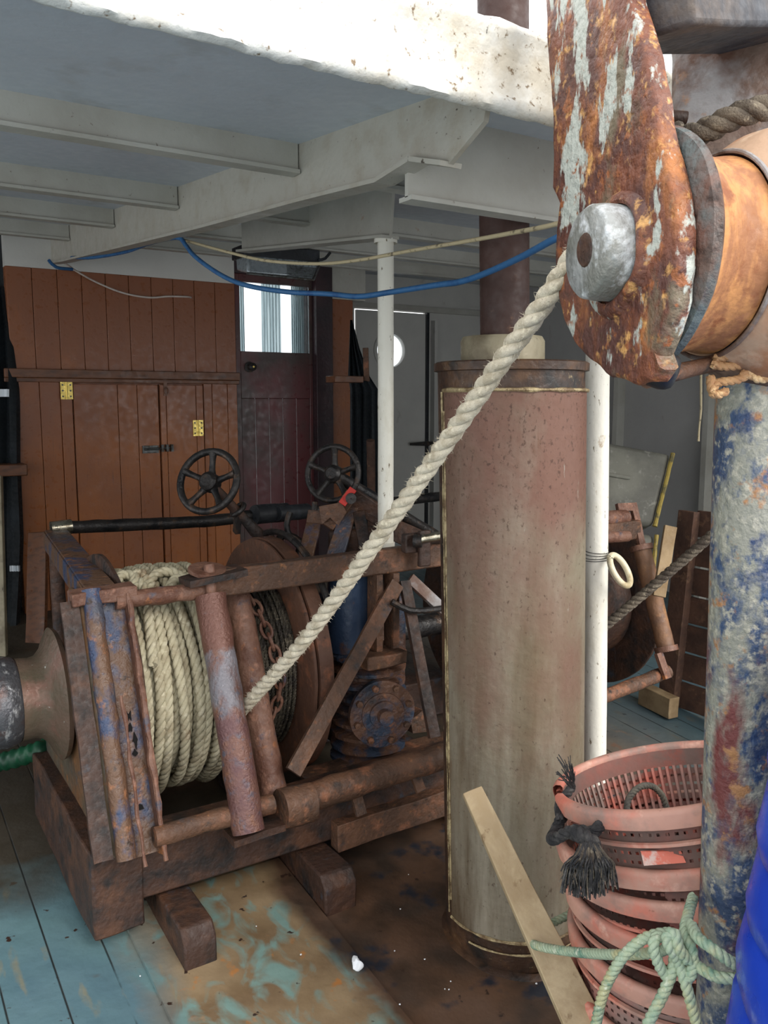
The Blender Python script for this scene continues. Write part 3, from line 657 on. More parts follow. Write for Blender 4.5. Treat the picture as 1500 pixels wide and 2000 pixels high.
# upper and lower bars of the roller frame
UY, LY = 2.385, 2.13
b = nb(); pipe(b, (.62, UY, 1.135), (.93, UY - .005, 1.135), .026, jit=.2); obj('upper_pipe', b, M['rust_pink'], W)
b = nb(); bar(b, (.90, UY, 1.155), (2.80, UY, 1.165), .06, .082); crumple(b, .004, 10, 5, 2); obj('upper_beam', b, M['rust'], W, bev=.006)
b = nb(); pipe(b, (.63, LY, .535), (.98, LY, .535), .029, jit=.2); obj('lower_pipe', b, M['rust'], W)
b = nb(); pipe(b, (1.02, LY, .52), (1.85, LY, .54), .043, jit=.18); obj('lower_pipe', b, M['rust'], W); b = nb(); pipe(b, (1.85, LY, .54), onY(1303, 1312, 2.19), .027, jit=.18); obj('lower_pipe', b, M['rust'], W)
b = nb(); pipe(b, (1.00, LY - .01, .515), (1.10, LY - .01, .515), .058, jit=.2); obj('pipe_socket', b, M['rust'], W)
# rollers
def roller(x, y1, y0, z1, z0, r, nm, m):
    b = nb(); pipe(b, (x, y0, z0), (x + .005, y1, z1), r, 20, .10); return obj(nm, b, m, W)
roller(.885, lean(1.15) - .045, lean(.50) - .055, 1.125, .495, .046, 'guide_roller', M['roller'])
roller(1.02, lean(1.15) + .09, lean(.47) + .07, 1.11, .50, .042, 'rear_guide_roller', M['rust_pink'])
b = nb(); pipe(b, (.893, lean(1.13) - .045, 1.11), (.895, lean(1.2) - .045, 1.215), .017); lathe(b, [(0, .002), (0, .055), (.012, .055), (.012, .002)], (.895, lean(1.2) - .03, 1.19), (0, -.2, 1), 20, jit=.01); obj('roller_pin', b, M['rust_pink'], W)
b = nb(); bar(b, (.82, UY - .02, 1.17), (1.0, UY - .02, 1.19), .10, .02); crumple(b, .005, 12, 4); obj('roller_bracket', b, M['rust_dark'], W)
b = nb(); bar(b, (.84, LY - .0, .47), (1.0, LY, .475), .09, .02); crumple(b, .005, 12, 4); obj('roller_bracket', b, M['rust_dark'], W)
# struts of the frame
def lY(px, py, o=-.03):
    # point on the leaning plane of the frame
    n_ = V((0, 1, -.388)).normalized(); return onp(px, py, V((0, lean(.8) + o, .8)), n_)
# right end rollers, seen between the white pole and the blue post
q0, q1 = lY(1254, 1075), lY(1300, 1262)
b = nb(); pipe(b, q0, q1, .036, 16, .1); obj('guide_roller', b, mat('ochre_rust', (140, 98, 66), [L((104, 74, 56), 6, .5, .1), L((160, 112, 68), 14, .62, .06)], .6, bump=.6), W)
for q, dd in ((q0, -1), (q1, 1)):
    b = nb(); lathe(b, [(0, .01), (0, .048), (.022, .048), (.022, .01)], q, (q1 - q0) * dd, 14); obj('roller_cap', b, M['rust_pink'], W)
for A_, C_ in (((1205, 992), (1243, 990)), ((1237, 988), (1254, 1068)), ((1286, 1275), (1303, 1325)), ((1205, 1030), (1246, 1028))):
    b = nb(); bar(b, lY(*A_), lY(*C_), .035, .016, XA); crumple(b, .002, 15, 3); obj('end_bracket', b, M['rust_pink'], W)
b = nb(); pipe(b, lY(1150, 1052), lY(1226, 1047), .024); obj('end_pipe', b, M['rust_pink'], W)
b = nb(); pipe(b, lY(1150, 1014), lY(1222, 1010), .032); obj('end_pipe', b, M['rust_pink'], W)
b = nb(); bar(b, lY(775, 1140), lY(572, 1508), .05, .016, XA); crumple(b, .002, 14, 4); obj('strut', b, M['rust'], W)
b = nb(); bar(b, lY(790, 1135), lY(848, 1440), .04, .016, XA); crumple(b, .002, 14, 4); obj('strut', b, M['rust_dark'], W)
b = nb(); bar(b, lY(800, 1130), lY(880, 1205), .04, .016, XA); obj('strut', b, M['strut_grey'], W)
b = nb(); bar(b, onY(688, 1525, 2.16), onY(706, 1592, 2.12), .035, .012, XA); obj('tray_strut', b, M['rust'], W)
b = nb(); bar(b, onY(800, 1485, 2.16), onY(822, 1545, 2.12), .035, .012, XA); obj('tray_strut', b, M['rust'], W)
b = nb(); q = onY(798, 1066, UY - .02); box(b, q.x - .045, q.x + .03, q.y - .05, q.y - .02, 1.19, q.z + .05); box(b, q.x + .0, q.x + .045, q.y - .07, q.y - .05, 1.14, q.z + .06); crumple(b, .003, 14, 3); obj('lug', b, M['rust_dark'], W, bev=.006)
b = nb(); q = onY(808, 1056, UY - .08); pipe(b, q, q + V((.02, -.02, 0)), .022); obj('lug_bolt', b, M['iron'], W)
b = nb(); q = onY(815, 1054, UY - .09); pipe(b, q, q + V((.5, .02, .02)), .016, jit=0); obj('bright_rod', b, M['chrome'], W)
# top rear pipe rail
rA, rB, rC = V((.69, 3.55, 1.19)), onY(600, 1000, 3.62), onY(870, 968, 3.8)
b = nb(); tube(b, spline([rA + V((.06, 0, 0)), onY(400, 1018, 3.58), onY(500, 1006, 3.6), rB, onY(750, 982, 3.7), rC], .05), .027, 12, jit=.12); obj('top_pipe', b, M['iron'], W)
b = nb(); tube(b, [rA - V((.01, 0, 0)), rA + V((.07, 0, .004))], .030, 16); obj('pipe_sleeve', b, M['chrome'], W)
b = nb(); pipe(b, onY(497, 1005, 3.56), onY(560, 1000, 3.6), .045); pipe(b, onY(540, 1003, 3.55), onY(600, 998, 3.6), .038); obj('pipe_coupling', b, M['black'], W)
# hand wheels
def handwheel(c, ax, R, rs, shaft_end, m):
    ax = ax.normalized(); u = V((0, 0, 1)) - ax * ax.z; u.normalize(); v = ax.cross(u)
    b = nb(); torus(b, c, u, v, R, R, rs, 44, 10); h = obj('hand_wheel', b, m, W)
    b = nb()
    for k in range(5):
        a = math.radians(90 + 72 * k + 36 + 180); d = u * math.sin(a) + v * math.cos(a)
        pts = seg_pts(c + d * R * .12 + ax * .02, c + d * R * .97, 6); tube(b, pts, [.022, .016, .012, .011, .011, .013, .017], 10)
    obj('wheel_spoke', b, m, h)
    b = nb(); lathe(b, [(-.02, .001), (-.02, .022), (-.008, .034), (.03, .036), (.05, .026), (.05, .001)], c, ax, 20); obj('wheel_hub', b, m, h)
    return h
c1 = at(407, 940, 3.0); e1 = at(600, 1145, 3.25)
handwheel(c1, (e1 - c1).normalized() * .55 + FH * .8, .112, .013, e1, M['iron'])
b = nb(); tube(b, seg_pts(c1 + (e1 - c1) * .03, e1, 12), [.018] * 4 + [.019] * 1 + [.024] * 2 + [.021] * 4 + [.022] * 2, 12, jit=.15); obj('wheel_shaft', b, M['rust_dark'], W)
b = nb(); q = at(465, 995, 3.07); ring(b, q, (e1 - c1), .028, .009); bar(b, q + V((0, 0, -.02)), at(462, 1040, 3.1), .02, .03); obj('shaft_bearing', b, M['iron'], W)
b = nb(); tube(b, spline([at(520, 1060, 3.12), at(548, 1090, 3.15), at(585, 1120, 3.18)], .03), .036, 10, jit=.3); obj('shaft_gaiter', b, M['iron'], W)
c2 = at(650, 925, 3.3); e2 = at(850, 1045, 3.6)
handwheel(c2, (e2 - c2).normalized() * .45 + FH * .8, .107, .012, e2, M['iron'])
b = nb(); pipe(b, c2 + (e2 - c2) * .02, e2, .024); obj('wheel_shaft', b, M['iron'], W)
b = nb(); pipe(b, at(615, 980, 3.35), at(612, 1010, 3.35), .012); obj('wheel_stay', b, M['iron'], W)
# levers and A frame of the clutch
for (a, c, wd, m) in (((618, 1005, 3.15), (590, 1115, 3.0), .055, 'blue_rust'), ((692, 965, 3.15), (650, 1100, 3.0), .060, 'blue_rust'), ((685, 970, 3.1), (775, 1030, 3.15), .075, 'rust_dark'),
                      ((700, 1000, 3.1), (720, 1100, 3.0), .045, 'rust_dark'), ((770, 1035, 3.1), (850, 1070, 3.1), .08, 'rust_dark'), ((600, 1008, 3.12), (660, 1015, 3.12), .05, 'rust')):
    b = nb(); bar(b, at(*a), at(*c), wd, .02, RIGHT); crumple(b, .003, 12, 3); obj('clutch_lever', b, M[m], W, bev=.003)
b = nb(); bar(b, at(640, 1030, 3.08), at(688, 965, 3.12), .05, .02, RIGHT); obj('clutch_lever', b, M['rust'], W, bev=.003)
b = nb(); lathe(b, [(0, .002), (0, .02), (.03, .02), (.03, .002)], at(686, 972, 3.06), -FH, 12); obj('pivot_bolt', b, M['iron'], W)
b = nb(); q = at(650, 1000, 3.05); prism(b, [q + RIGHT * x + V((0, 0, z)) for x, z in ((-.05, .02), (.03, .035), (.05, 0), (.02, -.05), (-.01, -.02), (-.04, -.045))], FH * .01); obj('torn_bracket', b, M['rust'], W)
b = nb(); tube(b, spline([at(567, 1000, 3.15), at(560, 1025, 3.15), at(568, 1050, 3.15), at(590, 1058, 3.15)], .02), .012, 8); tube(b, spline([at(545, 1060, 3.15), at(552, 1045, 3.15), at(585, 1058, 3.15), at(583, 1085, 3.15)], .02), .016, 8); obj('hydraulic_hose', b, M['iron'], W)
b = nb(); bar(b, at(668, 985, 3.04), at(690, 955, 3.05), .028, .01, RIGHT); obj('red_mark', b, mat('red_paint_mark', (196, 40, 30), [], .6), W)
# second handles etc behind
b = nb(); bar(b, at(640, 1095, 3.15), at(760, 1095, 3.15), .10, .25, FH); crumple(b, .01, 6, 4); obj('gearbox', b, M['rust_dark'], W, bev=.01)
# hydraulic motor between the drums
mc = V((1.56, 2.42, .62))
b = nb(); box(b, 1.42, 1.68, 2.46, 2.72, .46, 1.0); crumple(b, .004, 9, 4); mo = obj('motor_case', b, M['motor'], W, bev=.02)
b = nb(); pipe(b, (1.44, 2.47, .84), (1.44, 2.47, 1.13), .075, 20, .05); bm_ = obj('pump_body', b, M['motor_blue'], W)
b = nb(); pr_ = []
for i in range(9):
    z0 = .44 + i * .046; pr_ += [(z0, .105), (z0 + .012, .135), (z0 + .024, .135), (z0 + .036, .105)]
lathe(b, [(.43, .02)] + pr_ + [(.86, .02)], (1.50, 2.44, 0), (0, 0, 1), 32, jit=.006); obj('cooling_fin', b, M['motor'], mo)
md = (V((-.25, -1, .02))).normalized(); mq = onY(745, 1392, 2.30)
b = nb(); lathe(b, [(-.12, .07), (-.05, .085), (-.012, .09), (-.01, .115), (.012, .115), (.014, .075), (.02, .074), (.022, .05), (.03, .048), (.032, .026), (.06, .026), (.062, .002)], mq, md, 32, jit=.005); fl = obj('motor_flange', b, M['motor'], mo)
b = nb(); u_ = md.orthogonal().normalized(); v_ = md.cross(u_)
for k in range(8):
    b = nb(); a = k * math.pi / 4 + .3; lathe(b, [(0, .001), (0, .012), (.016, .011), (.018, .001)], mq + md * .012 + (u_ * math.cos(a) + v_ * math.sin(a)) * .095, md, 6); obj('flange_bolt', b, M['rust'], fl)

b = nb(); q = onY(748, 1285, 2.33); box(b, q.x - .085, q.x + .075, 2.29, 2.47, q.z - .022, q.z + .022); crumple(b, .006, 12, 4); obj('motor_top_plate', b, M['rust'], mo, bev=.005)
for px_ in (736, 768):
    b = nb(); q = onY(px_, 1270, 2.36); box(b, q.x - .012, q.x + .012, 2.34, 2.40, q.z, 1.12); crumple(b, .002, 12, 3); obj('motor_upright', b, M['rust'], mo)
b = nb(); tube(b, spline([onY(765, 1175, 2.3), onY(800, 1192, 2.28), onY(850, 1190, 2.28), onY(900, 1180, 2.3)], .03), .011, 8); obj('hydraulic_hose', b, M['iron'], W)
b = nb(); q = onY(825, 1412, 2.3); prism(b, [q + V((x, 0, z)) for x, z in ((-.05, .02), (.0, .045), (.05, .02), (.05, -.04), (-.04, -.03))], (0, .05, 0)); obj('tray_lug', b, M['rust'], W)

def cylhit(px, py, Rr):
    r_ = ray(px, py); A_ = r_.y ** 2 + r_.z ** 2; oy, oz = CAM.y - AY, CAM.z - AZ
    B_ = 2 * (r_.y * oy + r_.z * oz); C_ = oy * oy + oz * oz - Rr * Rr; D_ = B_ * B_ - 4 * A_ * C_
    return CAM + r_ * ((-B_ - math.sqrt(max(0, D_))) / (2 * A_))
# ---- rope wound on the drum
cr = .0162
rnd = random.Random(3)
pth = []; lay = [(.27 + cr + .002, 9), (.27 + cr * 2.9, 9), (.27 + cr * 4.9, 8)]
x0_, x1_ = .692, .985
dirn = 1; th = 0
for li, (rad, nt_) in enumerate(lay):
    outer = li == 2
    xs = [(x0_ + (x1_ - x0_) * (k / nt_)) for k in range(nt_ + 1)]
    if dirn < 0: xs = xs[::-1]
    sag = [rnd.uniform(.0, .035) for _ in range(nt_ + 1)]; wob = [rnd.uniform(-.010, .010) for _ in range(nt_ + 1)]
    st = 44
    for k in range(nt_):
        for j in range(st):
            f = j / st; a = 2 * math.pi * f + 1.2
            x = xs[k] + (xs[k + 1] - xs[k]) * min(1, max(0, (f - .5) / .3 + 0.0) if f > .5 else 0)
            rr = rad
            if outer:
                s_ = max(0, math.sin(-a)) ** 2; rr += sag[k] * s_ + .004 * math.sin(3 * a + k)
                x += wob[k] * math.sin(a + k) + .006 * math.sin(2 * a + 2 * k)
            pth.append(V((x, AY + rr * math.cos(a), AZ + rr * math.sin(a))))
    dirn = -dirn
b = nb(); rope(b, pth, cr, .085, 3, 7, step=.0075)
# loose turns flopped over the top
for (pts) in ([(225, 1140), (240, 1122), (265, 1130), (285, 1165), (300, 1300)], [(262, 1150), (265, 1122), (280, 1122), (285, 1155)], [(290, 1160), (300, 1125), (330, 1116), (355, 1128), (380, 1160), (395, 1200)], [(330, 1150), (345, 1130), (375, 1135), (392, 1165)]):
    pp = []
    for px_, py_ in pts:
        # land on cylinder of radius R about the axis
        Rr = .27 + cr * 7.0; r_ = ray(px_, py_); A_ = r_.y ** 2 + r_.z ** 2; oy, oz = CAM.y - AY, CAM.z - AZ
        B_ = 2 * (r_.y * oy + r_.z * oz); C_ = oy * oy + oz * oz - Rr * Rr; D_ = B_ * B_ - 4 * A_ * C_
        k_ = (-B_ - math.sqrt(max(0, D_))) / (2 * A_); pp.append(CAM + r_ * k_)
    rope(b, spline(pp, .01), cr, .085, 3, 7, step=.0075)
tag(obj('coiled_rope', b, M['rope_coil'], smooth=60), 'pale thick rope wound in turns on the left winch drum', 'rope')

# ---- hauling rope from the drum up to the block
path = [at(440, 1425, 2.62), at(480, 1378, 2.50), at(600, 1243, 2.22), at(750, 1035, 1.95), at(870, 866, 1.77), at(980, 706, 1.62), at(1048, 612, 1.54), at(1092, 545, 1.49), at(1135, 480, 1.45)]
sp_ = spline(path, .02)
b = nb(); rope(b, sp_, .0205, .112, 3, 10)
hr = tag(obj('hauling_rope', b, M['rope'], smooth=60), 'thick pale rope stretched taut from the winch up to the rusty block', 'rope')
b = nb(); fuzz(b, spline(path, .006), .0205, 900, .010, random.Random(5)); o = obj('loose_fibre', b, M['rope'], hr); o['kind'] = 'stuff'

# ---- wire warp on the drum, chain hanging over it
b = nb(); rnd = random.Random(9)
for li, (rad, nn) in enumerate(((.285, 10), (.300, 10), (.315, 9))):
    for k in range(nn):
        x = 1.06 + .14 * (k + .5 * (li % 2)) / nn; tl = rnd.uniform(-.012, .012)
        pts = [V((x + tl * math.sin(a), AY + rad * math.cos(a), AZ + rad * math.sin(a))) for a in [2 * math.pi * j / 60 for j in range(61)]]
        rope(b, pts, .0078, .03, 3, 5, step=.010)
tag(obj('wire_cable', b, M['wire'], smooth=60), 'greasy steel wire wound beside the rope on the winch', 'wire cable')
CH = thing('chain', onX(520, 1180, 1.17), 'rusty link chain draped over the wound steel wire', 'chain')
cp = []
for px_, py_ in ((488, 1168), (505, 1195), (522, 1235), (535, 1270), (545, 1310), (546, 1340), (540, 1375), (528, 1405), (515, 1425)):
    cp.append(cylhit(px_, py_, .338))
cs = spline(cp, .004); acc = 0; last = cs[0]; k = 0; picks = [(cs[0], cs[5])]
for i in range(1, len(cs) - 6):
    acc += (cs[i] - cs[i - 1]).length
    if acc > .040: picks.append((cs[i], cs[i + 5])); acc = 0
for k, (p, q) in enumerate(picks):
    d = (q - p).normalized(); s_ = XA if k % 2 else d.cross(XA).normalized()
    s_ = (s_ - d * d.dot(s_)).normalized(); s_ = (s_ + d.cross(s_) * .35).normalized()
    b = nb(); torus(b, p, d, s_, .028, .016, .0055, 20, 7); obj('link', b, M['rust_pink'], CH)

# ================================================================ EXHAUST SILENCER
f0 = deck(1000, 1908); hd = V((f0.x, f0.y, 0)).normalized(); TR = .197
tc_ = V((f0.x, f0.y, 0)) + hd * TR; tb = dz(tc_.y) - .01
T = thing('exhaust_silencer', (tc_.x, tc_.y, tb), 'tall rust stained cylindrical exhaust silencer standing on deck beside the winch', 'exhaust silencer')
tt = 1.80
ref = -V((hd.x, hd.y, 0))
b = nb(); lathe(b, [(tb, .02), (tb, TR - .012), (tb + .02, TR - .004), (tb + .05, TR), (tt - .04, TR), (tt - .02, TR)], (tc_.x, tc_.y, 0), (0, 0, 1), 72); obj('body', b, M['tank_dark'], T)
# outer sheet from the left seam round to the right
def tp(a, r, z):
    d = ref * math.cos(a) + V((0, 0, 1)).cross(ref) * math.sin(a); return V((tc_.x, tc_.y, z)) + d * r
# angle: negative = image left?  choose so that px decreases
tst = tp(.5, TR, 1.2)
sgn = 1 if (tst - CAM).dot(RIGHT) < (tp(-.5, TR, 1.2) - CAM).dot(RIGHT) else -1
aL, aR = sgn * 1.02, -sgn * 1.75
zL, zH = tb + .10, tt - .075
b = nb(); na, nz_ = 60, 30; rc = .05
g_ = []
for j in range(nz_ + 1):
    row = []
    z = zL + (zH - zL) * j / nz_
    for i in range(na + 1):
        a = aL + (aR - aL) * i / na
        row.append(b.verts.new(tp(a, TR + .004, z)))
    g_.append(row)
for j in range(nz_):
    for i in range(na): b.faces.new((g_[j][i], g_[j][i + 1], g_[j + 1][i + 1], g_[j + 1][i]))
bmesh.ops.solidify(b, geom=b.faces[:], thickness=.006)
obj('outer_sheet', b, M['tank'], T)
def beadp(pts, r, nm='weld_bead', m='bead'):
    b = nb(); tube(b, pts, r, 7, jit=.9); obj(nm, b, M[m], T)
beadp([tp(aL, TR + .005, zL + rc + (zH - zL - 2 * rc) * i / 160) for i in range(161)], .0032)
beadp([tp(aL + sgn * .10, TR + .002, zL + (zH - zL) * i / 160) for i in range(161)], .0024)
beadp([tp(aL - sgn * .02 + (aR - aL) * i / 140, TR + .006, zL + .0) for i in range(141)], .0045)
beadp([tp(aL + (aR - aL) * i / 140, TR + .006, zL - .035) for i in range(20, 141)], .003)
beadp([tp(aL + (aR - aL) * i / 140, TR + .006, zH + .004) for i in range(141)], .0045)
b = nb(); lathe(b, [(tt - .022, TR + .001), (tt - .02, TR + .010), (tt, TR + .011), (tt + .004, TR + .004), (tt + .006, .02)], (tc_.x, tc_.y, 0), (0, 0, 1), 72, jit=.003); obj('lid', b, M['tank_dark'], T)
cc = at(982, 690, (tc_ - CAM).dot(FWD)); cc = V((cc.x, cc.y, 0))
dd_ = (V((tc_.x, tc_.y, 1.8)) - CAM).dot(FWD)
pq = at(982, 680, dd_) + RIGHT * .040
b = nb(); lathe(b, [(tt + .004, .112), (tt + .06, .112), (tt + .072, .106), (tt + .074, .02)], (pq.x, pq.y, 0), (0, 0, 1), 48, jit=.002); obj('top_collar', b, M['collar'], T)
pq2 = at(985, 600, (V((tc_.x, tc_.y, 1.95)) - CAM).dot(FWD)) + RIGHT * .044
b = nb(); pipe(b, (pq2.x, pq2.y, tt + .07), (pq2.x, pq2.y, 3.6), .066, 32, 0, 6); obj('exhaust_pipe', b, M['pipe_brown'], T)
b = nb(); lathe(b, [(0, .02), (0, TR + .03), (.012, TR + .02), (.02, TR - .01)], (tc_.x, tc_.y, tb - .004), (0, SHEER * -1, 1), 48, jit=.01); obj('base_ring', b, M['tank_dark'], T)

def shear(root, k, zref):
    seen = set()
    def rec(o):
        for ch in [c for c in bpy.data.objects if c.parent == o]:
            if ch.type == 'MESH' and ch.data.name not in seen:
                seen.add(ch.data.name); wz = world_loc(ch).z
                for v in ch.data.vertices: v.co += RIGHT * (k * (v.co.z + wz - zref))
            rec(ch)
    rec(root)
shear(T, -.024, tb)
# ================================================================ STANCHIONS
sb, st_ = onY(755, 1086, 2.5), 0
b = nb(); pipe(b, (1.612, 2.5, 1.14), (1.612, 2.5, rz(2.5) - .16), .028, 24, .04, 20); SP = thing('stanchion', (1.612, 2.5, 1.14), 'slim cream white stanchion rising from the winch beam to the roof', 'stanchion')
obj('shaft', b, M['pole'], SP)
b = nb(); lathe(b, [(0, .04), (.014, .04), (.02, .03)], (1.612, 2.5, rz(2.5) - .178), (0, 0, 1), 24, caps=False); obj('top_collar', b, M['pole'], SP)
b = nb(); pipe(b, (1.612, 2.5, 1.14), (1.612, 2.5, 1.2), .031, 20, .2); obj('foot_weld', b, M['pole'], SP)
wq = onY(1164, 1100, 1.95); PX, PY = wq.x, wq.y
WP = thing('deck_stanchion', (PX, PY, dz(PY)), 'thick scuffed white pole standing right of the exhaust silencer', 'stanchion')
b = nb(); pipe(b, (PX, PY, dz(PY)), (PX, PY, rz(PY)), .0385, 32, .02, 40); obj('shaft', b, M['pole'], WP)
b = nb(); lathe(b, [(0, .03), (0, .07), (.012, .07), (.014, .04)], (PX, PY, dz(PY)), (0, 0, 1), 24); obj('foot_plate', b, M['pole'], WP)
shear(WP, -.026, 1.2)
# ring tied to it with wire
rcx = at(1211, 1114, (V((PX, PY, 1.2)) - CAM).dot(FWD) - .045)
RG = thing('float_ring', rcx, 'yellowed white plastic ring wired to the thick white pole', 'ring')
u1 = (UPV * .80 - RIGHT * .50).normalized(); v1 = (RIGHT * .55 + FH * .7 + UPV * .2); v1 = (v1 - u1 * v1.dot(u1)).normalized()
b = nb(); torus(b, rcx, u1, v1, .056, .042, .0105, 40, 12); obj('ring_body', b, M['ring'], RG)
b = nb()
for k, zz in enumerate((1076, 1081, 1088, 1094)):
    zc = at(1164, zz, (V((PX, PY, 1.2)) - CAM).dot(FWD)).z
    pts = [V((PX + .0405 * math.cos(a), PY + .0405 * math.sin(a), zc + .003 * math.sin(a + k))) for a in [2 * math.pi * j / 32 for j in range(33)]]
    tube(b, pts, .0011, 5)
tube(b, spline([at(1185, 1082, 2.62), rcx + u1 * .052 + v1 * 0, at(1197, 1092, 2.58)], .01), .0012, 5)
obj('binding_wire', b, M['steel_old'], RG)

# ================================================================ CABLES AND LAMP
def cable(name, pts, r, m, label, cat='cable', seg=8):
    b = nb(); tube(b, spline([at(*p) for p in pts], .02), r, seg); return tag(obj(name, b, M[m], smooth=80), label, cat)
cable('air_hose', [(95, 508, 4.55), (110, 522, 4.6), (141, 526, 4.7)], .009, 'blue_cable', 'short blue hose end tucked under the girder by the plank wall', 'hose')
cable('air_hose', [(140, 503, 4.35), (180, 503, 4.1), (245, 492, 3.8), (290, 476, 3.5), (345, 464, 3.15), (362, 478, 3.1), (382, 502, 3.0), (430, 536, 2.9), (480, 557, 2.8), (560, 570, 2.7), (640, 574, 2.6), (700, 579, 2.5), (760, 571, 2.4), (850, 557, 2.25), (900, 550, 2.15), (950, 533, 2.05), (1020, 501, 1.9), (1090, 464, 1.75), (1180, 430, 1.65)], .0082, 'blue_cable', 'long blue hose slung in a sagging line below the roof', 'hose')
cable('electric_cable', [(355, 468, 3.15), (440, 491, 3.0), (520, 509, 2.85), (620, 515, 2.7), (700, 508, 2.55), (800, 490, 2.35), (900, 473, 2.15), (1000, 455, 1.95), (1095, 435, 1.75), (1180, 400, 1.65)], .0055, 'cream_cable', 'dirty cream cable slung above the long blue hose')
b = nb(); tube(b, spline([onY(x, y, d) for x, y, d in ((118, 508, 5.05), (150, 530, 5.1), (190, 552, 5.14), (240, 572, 5.15), (290, 581, 5.16), (330, 579, 5.16), (368, 580, 5.16), (373, 582, 5.2))], .02), .006, 8)
tag(obj('electric_cable', b, M['tan_cable'], smooth=80), 'thin pale cable entering a hole in the brown plank wall', 'cable')
b = nb(); tube(b, spline([at(72, 480, 5.0), at(60, 500, 4.98), at(48, 505, 4.98), at(25, 518, 4.98)], .02), .008, 6); tube(b, spline([at(48, 505, 4.95), at(60, 512, 4.95), at(78, 508, 4.95)], .02), .006, 6)
tag(obj('cable_lashing', b, M['black'], smooth=80), 'black lashing knotted round the far end of the girder', 'lashing')
LD = 4.1
Lp = at(553, 505, LD)
LM = thing('flood_lamp', Lp, 'black and grey flood lamp hung under the roof before the oxblood door', 'lamp')
LX = (V((1, 0, 0)) * 1.0).normalized()
def lq(px, py, d=LD): return onY(px, py, Lp.y + d)
b = nb(); prism(b, [lq(478, 475, 0), lq(625, 489, 0), lq(625, 512, 0), lq(478, 500, 0)], (0, .16, .0)); obj('mounting_plate', b, M['black'], LM, bev=.004)
b = nb()
A_ = [lq(482, 497, 0), lq(626, 512, 0), lq(612, 546, -.02), lq(484, 534, -.02)]
prism(b, A_, (0, .14, .03)); obj('lamp_head', b, M['lamp_grey'], LM, bev=.012)
b = nb(); tube(b, [lq(482, 534, -.03), lq(613, 547, -.03)], .006, 8); tube(b, [lq(613, 547, -.03), lq(626, 513, -.01)], .005, 8)
for i in range(9):
    t_ = i / 9; tube(b, [lq(560, 518, -.012).lerp(lq(562, 540, -.022), t_), lq(618, 524, -.012).lerp(lq(612, 544, -.022), t_)], .0015, 4)
obj('lamp_bezel', b, M['steel_old'], LM)
b = nb(); tube(b, spline([lq(622, 508, -.01), lq(635, 505, -.02), lq(645, 493, -.02)], .02), .007, 6); obj('lamp_lead', b, M['black'], LM)

# ================================================================ THINGS BY THE BACK WALLS
# oilskin and bits in the left passage
def cloth(poly_cols, d, amp=.02, th=.02, seed=0):
    """poly_cols: list of (y_px, xleft, xright) rows -> draped thick sheet at depth d"""
    b = nb(); nx_ = 14; rows = []
    for (py, xa, xb) in poly_cols:
        row = []
        for i in range(nx_ + 1):
            px_ = xa + (xb - xa) * i / nx_; p = at(px_, py, d)
            row.append(p + FH * amp * (math.sin(i * 1.7 + seed) + noise.noise(V((i * .5, py * .01, seed)))))
        rows.append(row)
    fa = [[b.verts.new(p) for p in r_] for r_ in rows]; ba = [[b.verts.new(p + FH * th) for p in r_] for r_ in rows]
    for j in range(len(rows) - 1):
        for i in range(nx_):
            b.faces.new((fa[j][i], fa[j][i + 1], fa[j + 1][i + 1], fa[j + 1][i])); b.faces.new((ba[j][i + 1], ba[j][i], ba[j + 1][i], ba[j + 1][i + 1]))
        b.faces.new((fa[j][0], fa[j + 1][0], ba[j + 1][0], ba[j][0])); b.faces.new((fa[j][-1], ba[j][-1], ba[j + 1][-1], fa[j + 1][-1]))
    for i in range(nx_):
        b.faces.new((fa[0][i], ba[0][i], ba[0][i + 1], fa[0][i + 1])); b.faces.new((fa[-1][i], fa[-1][i + 1], ba[-1][i + 1], ba[-1][i]))
    return b
J = thing('oilskin_jacket', at(20, 1200, 5.0), 'dark oilskin with silver reflective bands hanging left of the brown wall', 'jacket')
obj('jacket_body', cloth([(560, -60, 10), (640, -80, 26), (760, -90, 34), (900, -90, 34), (1050, -90, 38), (1130, -90, 38), (1250, -90, 34)], 4.75, .03, .05, 1), M['oilskin'], J)
for (y0_, y1_, xa, xb) in ((760, 775, -30, 17), (1105, 1116, 18, 38)):
    obj('reflective_band', cloth([(y0_, xa, xb), (y1_, xa, xb)], 4.68, .004, .006, 2), M['reflect'], J)
b = nb(); q0_, q1_ = at(-12, 930, 4.4), at(-2, 1290, 4.3); bar(b, q0_, q1_, .085, .03, RIGHT)
tag(obj('cream_board', b, M['collar'], bev=.004), 'beige board standing upright at the far left edge', 'board')
b = nb(); bar(b, at(75, 1040, 4.6), at(70, 1270, 4.5), .10, .04, RIGHT); crumple(b, .006, 5, 3)
tag(obj('wooden_slab', b, M['brown_dark'], bev=.004), 'dark brown plank standing left of the cupboard', 'plank')
# green corrugated hose at the lower left
b = nb(); pts = spline([at(-60, 1500, 2.95), at(20, 1484, 2.95), at(75, 1466, 2.95), at(100, 1455, 3.0)], .006); rr = [.032 + .003 * math.sin(i * 1.25) for i in range(len(pts))]
tube(b, pts, rr, 16); tag(obj('corrugated_hose', b, M['green_hose'], smooth=80), 'green corrugated hose lying behind the warping head', 'hose')
